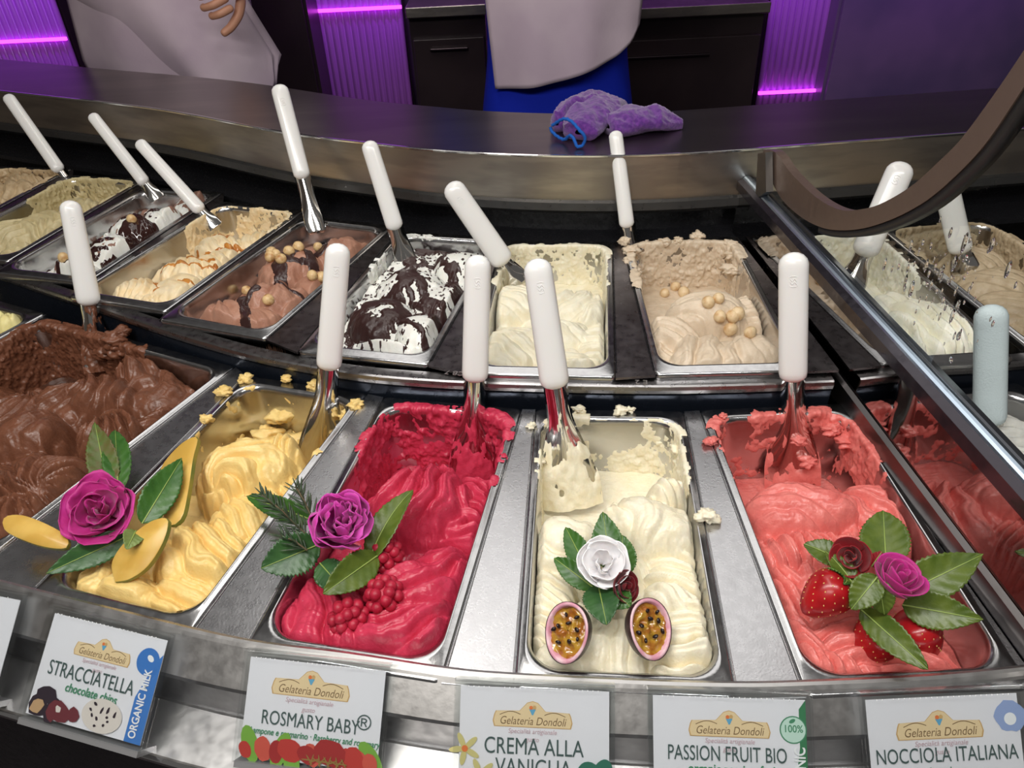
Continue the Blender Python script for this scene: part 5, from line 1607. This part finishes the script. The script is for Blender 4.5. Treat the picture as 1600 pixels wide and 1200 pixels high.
class Card:
    def __init__(self, tlp, trp, blp, ztop, zbot, label):
        A, B, Cc = pz(*tlp, ztop), pz(*trp, ztop), pz(*blp, zbot)
        self.w = np.linalg.norm(B - A); self.x = unit(B - A)
        d = Cc - A; d = d - self.x * self.x.dot(d); self.h = np.linalg.norm(d); self.y = unit(d)       # downwards on the card
        self.n = np.cross(self.y, self.x); self.n *= 1 if self.n[2] > 0 else -1
        self.A = A
        self.o = empty('price_tag', A)
        m = Matrix.Identity(4)
        for i in range(3): m[i][0], m[i][1], m[i][2], m[i][3] = self.x[i], -self.y[i], self.n[i], A[i]
        self.o.matrix_world = m
        w, h = self.w, self.h
        e = .004
        self.card = box('card', 0, w, -h, 0, -.0006, 0, M['card'], self.o)
        box('acrylic_front', -e, w + e, -h - e, e, .0026, .0038, M['acrylic'], self.o)
        box('acrylic_back', -e, w + e, -h - e, e, -.0030, -.0018, M['acrylic'], self.o)
        box('top_edge', -e, w + e, e, e + .0022, -.003, .0038, M['acrylic'], self.o)
        box('stand', -e * .5, w + e * .5, -h - e - .004, -h - e + .001, -.020, .0036, M['holder_base'], self.o)
        bm = bmesh.new()  # white beads stand in for the dotted highlight along the top edge
        nb = int(w / .0042)
        for i in range(nb):
            if random.random() < .12: continue
            bmesh.ops.create_icosphere(bm, subdivisions=1, radius=.0008, matrix=Matrix.Translation(Vector((w * .06 + i * w * .9 / nb, e * .2, .0040))) @ Matrix.Diagonal((.5, 1.1, .5, 1)))
        me = bpy.data.meshes.new('edge_glint_beads'); bm.to_mesh(me); bm.free()
        tag(link('edge_glint_beads', me, M['white_ink'], self.o), kind='stuff')
        tag(self.o, label, 'price tag', 'price tags along the rail')
        self.lay = 0

    def p(self, u, v): return (u * self.w, -v * self.w)         # both in card widths

    def poly(self, name, uv, m, z=None):
        self.lay += 1
        zz = .0002 + .00004 * self.lay
        V = [(*self.p(u, v), zz) for u, v in uv]
        return mesh(name, V, [tuple(range(len(V)))[::-1]], m, self.card, smooth=False)

    def disc(self, name, u, v, r, m, ry=None, rot=0.0, n=24, wob=0.0, seed=0):
        rs = random.Random(seed)
        ry = ry or r; c, s = math.cos(rot), math.sin(rot)
        pts = []
        for k in range(n):
            f = 1 + wob * (rs.random() - .5)
            x, y = r * math.cos(-2 * PI * k / n) * f, ry * math.sin(-2 * PI * k / n) * f
            pts.append((u + x * c - y * s, v + x * s + y * c))
        return self.poly(name, pts, m)

    def text(self, name, body, u, v, size, m, sx=1.0, rot=0.0, shear=0.0, bold=0.0, align='CENTER'):
        cu = bpy.data.curves.new(name, 'FONT'); cu.body, cu.size, cu.align_x, cu.shear, cu.offset = body, size * self.w, align, shear, bold * self.w
        cu.resolution_u = 4
        t = bpy.data.objects.new(name, cu); C.objects.link(t)
        bpy.context.view_layer.update()
        me = bpy.data.meshes.new_from_object(t.evaluated_get(bpy.context.evaluated_depsgraph_get()))
        bpy.data.objects.remove(t)
        me.name = name; me.materials.clear()
        self.lay += 1
        x, y = self.p(u, v)
        o = link(name, me, m, self.card, False)
        o.matrix_local = Matrix.Translation((x, y, .0002 + .00004 * self.lay)) @ Matrix.Rotation(rot, 4, 'Z') @ Matrix.Diagonal((sx, 1, 1, 1))
        return o

    def logo(self, u, v, s):
        pts = [(-.5, .17), (-.52, .10), (-.5, .02), (-.48, -.02), (-.17, -.03), (-.12, -.08), (-.07, -.13), (0, -.15), (.07, -.13), (.12, -.08), (.17, -.03), (.48, -.02), (.5, .02), (.52, .10), (.5, .17)]
        self.poly('plaque_border', [(u + x * s * 1.03, v + (y - .02) * s * 1.06 + .0005) for x, y in pts][::-1], M['plaque_edge'])
        self.poly('plaque', [(u + x * s, v + (y - .02) * s) for x, y in pts][::-1], M['plaque'])
        self.text('shop_name', 'Gelateria Dondoli', u, v + .125 * s, .145 * s, M['brown_ink'], sx=.84, shear=.25)
        for sg in (-1, 1):
            cv_ = [(u + sg * s * (.16 + .28 * t), v - .005 * s - s * .035 * math.sin(t * PI * 1.1)) for t in np.linspace(0, 1, 9)]
            self.poly('flourish', [(x, y - .004 * s) for x, y in cv_] + [(x, y + .006 * s) for x, y in cv_[::-1]] if sg < 0 else [(x, y + .006 * s) for x, y in cv_] + [(x, y - .004 * s) for x, y in cv_[::-1]], M['brown_ink'])
        self.poly('cup', [(u - .045 * s, v - .075 * s), (u - .008 * s, v + .0 * s), (u + .008 * s, v + .0 * s), (u + .045 * s, v - .075 * s)], M['cup_print'])
        self.disc('scoop', u - .02 * s, v - .095 * s, .025 * s, M['orange_print']); self.disc('scoop', u + .025 * s, v - .10 * s, .025 * s, M['plaque_edge'])
        self.text('subtitle', 'Specialità artigianale', u, v + .235 * s, .085 * s, M['pink_ink'], sx=.95, shear=.2)
        self.text('subtitle', 'gusto', u, v + .335 * s, .085 * s, M['pink_ink'], sx=.95, shear=.2)


ZTOP = .006
# white milk gelato with chips, blue band
c = Card((86, 958), (262, 1001), (-8, 1100), ZTOP, -.046, 'price tag with a blue band, leftmost whole one, below the yellow mango tub')
hv = c.h / c.w
c.poly('band', [(.955, 0.16), (1.0, .10), (1.0, hv), (.86, hv), (.86, .42)][::-1], M['blue_ink'])
c.disc('badge', .89, .17, .095, M['blue_ink']); c.disc('badge_mark', .905, .145, .030, M['white_ink'], .020, .5)
c.logo(.50, .17, .46)
c.text('flavour', 'STRACCIATELLA', .46, .415, .145, M['green_ink'], sx=.70)
c.text('translation', 'chocolate chips', .50, .50, .085, M['leafink'], sx=.85, bold=.0015, shear=.1)
c.text('band_text', 'ORGANIC MILK', .945, hv - .03, .085, M['white_ink'], sx=.78, rot=PI / 2, align='LEFT', bold=.002)
for i, (u, v, r, k) in enumerate([(.13, .56, .085, 'dark_print'), (.09, .68, .09, 'dark_print'), (.22, .66, .08, 'dark_print'), (.30, .72, .09, 'maroon_print'), (.40, .66, .06, 'maroon_print'), (.24, .78, .07, 'maroon_print'), (.08, .80, .06, 'tan_print'), (.27, .63, .03, 'cream_print')]):
    c.disc('picture_piece', u, min(v, hv - .07), r, M[k], r * .8, i, n=9, wob=.5, seed=i)
c.disc('picture_scoop', .64, hv - .12, .17, M['cream_print'], .115)
for i in range(11): c.disc('picture_chip', .64 + .15 * math.cos(i * 2.3) * (.3 + .06 * i), hv - .12 + .09 * math.sin(i * 2.3) * (.3 + .06 * i), .012 + .006 * (i % 3), M['dark_print'], .010, i, n=7, wob=.5, seed=i)

# raspberry and rosemary
c = Card((392, 1026), (603, 1049), (330, 1174), ZTOP, -.046, 'price tag picturing red raspberries, below the crimson raspberry tub')
hv = c.h / c.w
c.logo(.47, .145, .54)
c.text('flavour', 'ROSMARY BABY', .49, .435, .135, M['green_ink'], sx=.74)
c.text('flavour', '®', .88, .40, .14, M['green_ink'], sx=1.0)
c.text('translation', 'Lampone e rosmarino · Raspberry and rosemary', .53, .505, .060, M['leafink'], sx=.80, shear=.2, bold=.001)
for u, v, a in ((.07, .58, 1.2), (.30, .60, 1.9), (.95, .58, .9), (.38, .64, 1.2)):
    c.disc('picture_leaf', u, v, .13, M['lime_print'], .06, a, n=14)
for i, (u, v, r, a) in enumerate([(.04, .76, .06, 1), (.17, .70, .085, 1.2), (.27, .69, .075, 1.5), (.37, .76, .10, .4), (.53, .67, .08, 1), (.69, .67, .08, .6), (.79, .67, .08, 1), (.88, .69, .075, 1.2), (.66, .80, .12, .2), (.84, .78, .09, 1), (.95, .78, .07, 1.2), (.50, .80, .08, .4)]):
    c.disc('picture_raspberry', u, min(v, hv - r * .75), r, M[('red_print', 'red_print2', 'red_print3')[i % 3]], r * .72, a, n=16, wob=.1, seed=i)
for i in range(16): c.disc('picture_needle', .50 + .018 * i, min(.73 + .03 * math.sin(i * 1.7), hv - .03), .045, M['olive_print'], .005, i * .9, n=8)

# vanilla cream
c = Card((720, 1071), (952, 1081), (703, 1230), ZTOP, -.046, 'price tag picturing yellow blossoms, below the ivory vanilla tub')
hv = c.h / c.w
c.logo(.49, .17, .50)
c.text('flavour', 'CREMA ALLA', .50, .42, .150, M['green_ink'], sx=.76)
c.text('flavour', 'VANIGLIA', .50, .55, .150, M['green_ink'], sx=.76)
for fu, fv in ((.04, .40), (.15, .56)):
    for k in range(5): c.disc('picture_petal', fu + .055 * math.cos(k * 1.257 + .5), fv + .055 * math.sin(k * 1.257 + .5), .055, M['straw_print'], .020, k * 1.257 + .5, n=12)
    c.disc('picture_heart', fu, fv, .022, M['orange_print'], n=10)
c.disc('picture_leaf', .88, .56, .09, M['teal_print'], .12, -.35); c.disc('picture_leaf', .95, .54, .07, M['teal_print'], .12, .3)
c.disc('picture_fruit', .02, .66, .06, M['orange_print'])

# passion fruit
c = Card((1020, 1086), (1258, 1094), (1029, 1250), ZTOP, -.046, 'price tag with a green organic band, fourth along the rail')
hv = c.h / c.w
c.poly('band', [(.955, .06), (1.0, .0), (1.0, hv), (.90, hv), (.955, .30)][::-1], M['band_green'])
c.disc('badge_ring', .915, .19, .088, M['leafink']); c.disc('badge', .915, .19, .080, M['mint_ink'])
c.text('badge_text', '100%', .915, .205, .065, M['leafink'], sx=.9, bold=.001); c.disc('badge_leaf', .91, .135, .022, M['leafink'], .012, -.5)
c.logo(.50, .17, .50)
c.text('flavour', 'PASSION FRUIT BIO', .48, .40, .135, M['green_ink'], sx=.66)
c.text('translation', 'organic passion fruit', .52, .48, .085, M['leafink'], sx=.85, bold=.0015)
c.text('band_text', 'ORGANIC', .985, .66, .10, M['white_ink'], sx=.8, rot=PI / 2, align='LEFT', bold=.002)
c.disc('picture_fruit', .19, .59, .08, M['maroon_print']); c.disc('picture_fruit', .06, .66, .07, M['orange_print'])

# hazelnut
c = Card((1352, 1094), (1588, 1083), (1398, 1250), ZTOP, -.046, 'price tag with a pale blue badge, at the right end of the rail')
hv = c.h / c.w
c.disc('badge', .94, .14, .10, M['lilac_print'], n=20, wob=.2); c.disc('badge_mark', .94, .16, .04, M['white_ink'])
c.logo(.47, .18, .54)
c.text('flavour', 'NOCCIOLA ITALIANA', .50, .41, .135, M['green_ink'], sx=.70)
c.text('translation', 'hazelnut', .5, .50, .085, M['leafink'], sx=.85)

# tag cut by the left edge
c = Card((-170, 900), (32, 938), (-240, 1040), ZTOP, -.046, 'white price tag cut off by the left photo edge')
c.logo(.5, .17, .46)

# ------------------------------------------------------------------ the two workers
M['skin'] = mat('skin', srgb(206, 150, 122), .5, sss=.12)
M['coat_white'] = mat('white_cotton', srgb(226, 214, 222), .85, spec=.2, col2=srgb(212, 200, 212), scale=8, bump=.3, bscale=120)
M['apron_white'] = mat('white_apron', srgb(214, 196, 208), .85, spec=.2, col2=srgb(200, 180, 196), scale=6, bump=.3, bscale=120)
M['royal'] = mat('royal_blue_cotton', srgb(18, 40, 176), .8, spec=.2, bump=.3, bscale=150)
M['dark_trouser'] = mat('dark_trousers', srgb(34, 30, 40), .85)
M['hair'] = mat('dark_hair', srgb(42, 30, 24), .6)
M['eye'] = mat('eye_white', srgb(236, 232, 226), .3); M['iris'] = mat('iris', srgb(60, 40, 28), .2); M['lip'] = mat('lip', srgb(176, 96, 88), .5)


def skin_mesh(name, verts, edges, radii, m, parent, root=0, levels=2):
    me = bpy.data.meshes.new(name)
    me.from_pydata([tuple(map(float, v)) for v in verts], edges, [])
    o = bpy.data.objects.new(name, me); C.objects.link(o)
    s = o.modifiers.new('skin', 'SKIN'); s.use_smooth_shade = True
    for i, r in enumerate(radii):
        me.skin_vertices[0].data[i].radius = r if isinstance(r, tuple) else (r, r)
    me.skin_vertices[0].data[root].use_root = True
    sb = o.modifiers.new('subdiv', 'SUBSURF'); sb.levels = sb.render_levels = levels
    bpy.context.view_layer.update()
    dg = bpy.context.evaluated_depsgraph_get()
    nm_ = bpy.data.meshes.new_from_object(o.evaluated_get(dg))
    bpy.data.objects.remove(o)
    nm_.name = name; nm_.materials.clear()
    return link(name, nm_, m, parent)


def hand(parent, wrist, direction, palm_n, thumb_side, scale=1.0, curl=.5):
    """palm and five fingers of unequal length, bent towards the palm"""
    d, n = unit(direction), unit(palm_n); n = unit(n - d * d.dot(n)); s = np.cross(d, n) * thumb_side
    V, E, R = [], [], []

    def add(p, r, par=None):
        V.append(np.array(p)); R.append(r * scale)
        if par is not None: E.append((par, len(V) - 1))
        return len(V) - 1
    k = scale
    w0 = add(wrist, (.026)); pm = add(wrist + d * .045 * k, .030, w0); pe = add(wrist + d * .080 * k, .026, pm)
    o = skin_mesh('hand', V, E, [(r * 1.15, r * .62) for r in R], M['skin'], parent, levels=2)
    for fi, (off, ln) in enumerate(((-.030, .074), (-.010, .084), (.011, .078), (.030, .060))):
        V, E, R = [], [], []
        base = wrist + d * .070 * k - s * off * k
        a = 0; p = base; i0 = add(p, .0088)
        for j, fr in enumerate((.45, .32, .23)):
            a += curl * (.6 + .35 * j)
            dirn = d * math.cos(a) + n * math.sin(a)
            p = p + dirn * ln * fr * k
            i0 = add(p, .0086 - .0011 * j, i0)
        skin_mesh('finger', V, E, R, M['skin'], o, levels=2)
    V, E, R = [], [], []
    p = wrist + d * .028 * k + s * .024 * k
    i0 = add(p, .0115)
    for j, (fr, aa) in enumerate(((.040, .8), (.032, .45), (.024, .15))):
        p = p + (d * math.cos(aa) + s * math.sin(aa) + n * (.25 + .2 * j)) * fr * k * .95
        i0 = add(p, .0108 - .0012 * j, i0)
    skin_mesh('thumb', V, E, R, M['skin'], o, levels=2)
    return o


def person(x, y, facing, label, top_m, leg_m, hands, scale=1.0, waist=.19):
    """standing figure, floor at -0.95; facing is the turn about z (0 looks towards the customer)"""
    o = empty('person', (x, y, -.95))
    o.rotation_euler = (0, 0, facing); o.scale = (scale,) * 3
    V = [(0, 0, .95), (0, 0, 1.10), (0, -.005, 1.26), (0, .0, 1.38), (0, .005, 1.47), (0, -.01, 1.53), (0, -.02, 1.60), (0, -.02, 1.68)]
    R = [(waist, .125), (waist * .88, .115), (waist * .95, .125), (waist * .8, .10), (.065, .06), (.052, .055), (.078, .095), (.072, .088)]
    E = [(i, i + 1) for i in range(7)]
    for sg in (-1, 1):
        i = len(V)
        V += [(sg * .10, 0, .86), (sg * .105, -.01, .50), (sg * .105, .015, .10), (sg * .11, -.10, .035)]
        R += [(.098, .10), (.066, .068), (.045, .045), (.042, .034)]
        E += [(0, i), (i, i + 1), (i + 1, i + 2), (i + 2, i + 3)]
    for k_, (sg, el, wr) in enumerate(hands):
        i = len(V)
        V += [(sg * .17, 0, 1.40), el, wr]
        R += [(.062, .062), (.044, .044), (.028, .028)]
        E += [(3, i), (i, i + 1), (i + 1, i + 2)]
    b = skin_mesh('body', V, E, R, top_m, o, levels=2)
    me = b.data
    for m in (leg_m, M['skin'], M['black_rubber']): me.materials.append(m)
    for p in me.polygons:
        z = p.center.z; xx = p.center.x
        p.material_index = 3 if z < .09 else 1 if z < .93 and abs(xx) < .26 else 2 if z > 1.475 and abs(xx) < .2 else 0
    # face, ears, hair
    def ball(name, c, r, m, sc=(1, 1, 1)):
        bm = bmesh.new(); bmesh.ops.create_icosphere(bm, subdivisions=3, radius=r, matrix=Matrix.Translation(c) @ Matrix.Diagonal((*sc, 1)))
        me2 = bpy.data.meshes.new(name); bm.to_mesh(me2); bm.free(); return link(name, me2, m, b)
    for sg in (-1, 1):
        ball('eye', (sg * .031, -.098, 1.655), .0125, M['eye']); ball('iris', (sg * .031, -.109, 1.655), .0055, M['iris'])
        ball('ear', (sg * .080, -.01, 1.645), .022, M['skin'], (.45, .8, 1.3))
    ball('nose', (0, -.118, 1.63), .015, M['skin'], (.8, 1, 1.5)); ball('mouth', (0, -.104, 1.59), .020, M['lip'], (1.2, .5, .35))
    bm = bmesh.new(); bmesh.ops.create_icosphere(bm, subdivisions=4, radius=.1)
    for v in bm.verts: v.co = Vector((v.co.x * .90, v.co.y * 1.08 + .0, v.co.z * 1.05)) + Vector((0, -.008, 1.69))
    bmesh.ops.delete(bm, geom=[v for v in bm.verts if v.co.z < 1.70 and v.co.y < -.035 or v.co.z < 1.62], context='VERTS')
    me2 = bpy.data.meshes.new('hair'); bm.to_mesh(me2); bm.free(); link('hair', me2, M['hair'], b)
    for sg, el, wr in hands:
        d = unit(np.array(wr) - np.array(el))
        hand(b, np.array(wr), d, (-sg * .8, .1, -.2), sg * 1.0, curl=.95)
    tag(o, label, 'person')
    return o


def apron(pers, pts_fn, m, name='apron', solid=.002):
    return surf(name, pts_fn, m, pers, solid=solid)


def front_panel(xa, xb, ztop, zh, y0, depth, n=40, k=36, flare=0.0, wave=.006, seed=1):
    """apron front in the person's own frame: hem height zh(s), s from -1 (photo left) to 1"""
    P = np.zeros((k, n, 3))
    for i in range(n):
        s = -1 + 2 * i / (n - 1)
        zb = zh(s)
        for j in range(k):
            t = j / (k - 1)
            z = ztop + (zb - ztop) * t
            xl, xr = xa(z), xb(z)
            x = (xl + xr) / 2 + (xr - xl) / 2 * s
            y = y0 + depth * s * s - flare * t + wave * math.sin(s * 9 + seed + t * 2) * t
            P[j, i] = (x, y, z)
    return P


# left worker: white coat and apron, one hand at the hip line
XA, YA = -.755, 2.02
pA = person(XA, YA, 0, 'worker in white coat and long apron behind the left of the ledge', M['coat_white'], M['dark_trouser'],
            [(-1, (-.26, -.04, 1.25), (-.12, -.20, 1.36)), (1, (.29, .0, 1.31), (.222, -.205, 1.258))], 1.0, .20)


def locA(px, py, Y): p = pY(px, py, Y); return p[0] - XA, p[2] + .95


Yf = YA - .17
r0, r1, r2 = locA(362, 0, Yf), locA(425, 100, Yf), locA(400, 138, Yf)
l0, l1 = locA(78, 0, Yf + .02), locA(108, 108, Yf + .02)
zr = lambda z: np.interp(z, [r2[1], r1[1], r0[1], r0[1] + .3], [r1[0] + .005, r1[0], r0[0], r0[0] - .10])
zl = lambda z: np.interp(z, [l1[1] - .3, l1[1], l0[1], l0[1] + .3], [l1[0] + .06, l1[0], l0[0], l0[0] + .06])
hemA = lambda s: r2[1] - .02 + (r1[1] - r2[1] + .02) * sstep(.86, 1.0, s) - .10 * sstep(.9, -.6, s)
apron(pA, front_panel(zl, zr, 1.33, hemA, -.17, .10, wave=.008), M['apron_white'])
f0, f1 = locA(84, 0, Yf - .012), locA(206, 114, Yf - .012)
fl = lambda z: np.interp(z, [f1[1] - .2, f1[1], f0[1], f0[1] + .2], [f1[0] + .22, f1[0], f0[0], f0[0]])
apron(pA, front_panel(fl, lambda z: zr(z) - .012, 1.32, lambda s: hemA(s) + .004, -.186, .085, wave=.006, seed=4), M['apron_white'], 'apron_overlap')

# right worker: royal blue clothes and a white apron
XB, YB2 = .135, 1.74
pB = person(XB, YB2, 0, 'worker in royal blue clothes and white apron behind the purple cloth', M['royal'], M['royal'],
            [(-1, (-.27, .02, 1.22), (-.24, -.02, 1.44)), (1, (.27, .02, 1.25), (.22, -.16, 1.36))], 1.0, .178)


def locB(px, py, Y): p = pY(px, py, Y); return p[0] - XB, p[2] + .95


Yg = YB2 - .15
a0, a1 = locB(758, 0, Yg), locB(775, 151, Yg)
b0, b1 = locB(1012, 0, Yg), locB(1006, 48, Yg)
hx = [locB(x, y, Yg) for x, y in ((775, 151), (830, 140), (880, 126), (930, 108), (965, 92), (990, 72), (1006, 46))]
xl = lambda z: np.interp(z, [a1[1], a0[1], a0[1] + .3], [a1[0], a0[0], a0[0] + .04])
xr = lambda z: np.interp(z, [b1[1] - .2, b1[1], b0[1], b0[1] + .3], [b1[0] + .02, b1[0], b0[0], b0[0] - .06])
hs = [(-1 + 2 * (p[0] - hx[0][0]) / (hx[-1][0] - hx[0][0]), p[1]) for p in hx]
hemB = lambda s: float(np.interp(s, [p[0] for p in hs], [p[1] for p in hs]))
apron(pB, front_panel(xl, xr, 1.36, hemB, -.15, .06, wave=.004), M['apron_white'])

# neck straps of the aprons
for pers, pts in ((pA, [(-.15, -.10, 1.33), (-.10, -.125, 1.42), (-.055, -.05, 1.49), (0, .07, 1.50), (.055, -.05, 1.49), (.10, -.125, 1.42), (.15, -.10, 1.33)]),
                  (pB, [(-.13, -.12, 1.36), (-.09, -.125, 1.43), (-.055, -.05, 1.49), (0, .07, 1.50), (.055, -.05, 1.49), (.09, -.125, 1.43), (.13, -.12, 1.36)])):
    tube('neck_strap', resample(pts, 40), .006, M['apron_white'], pers, n=8)
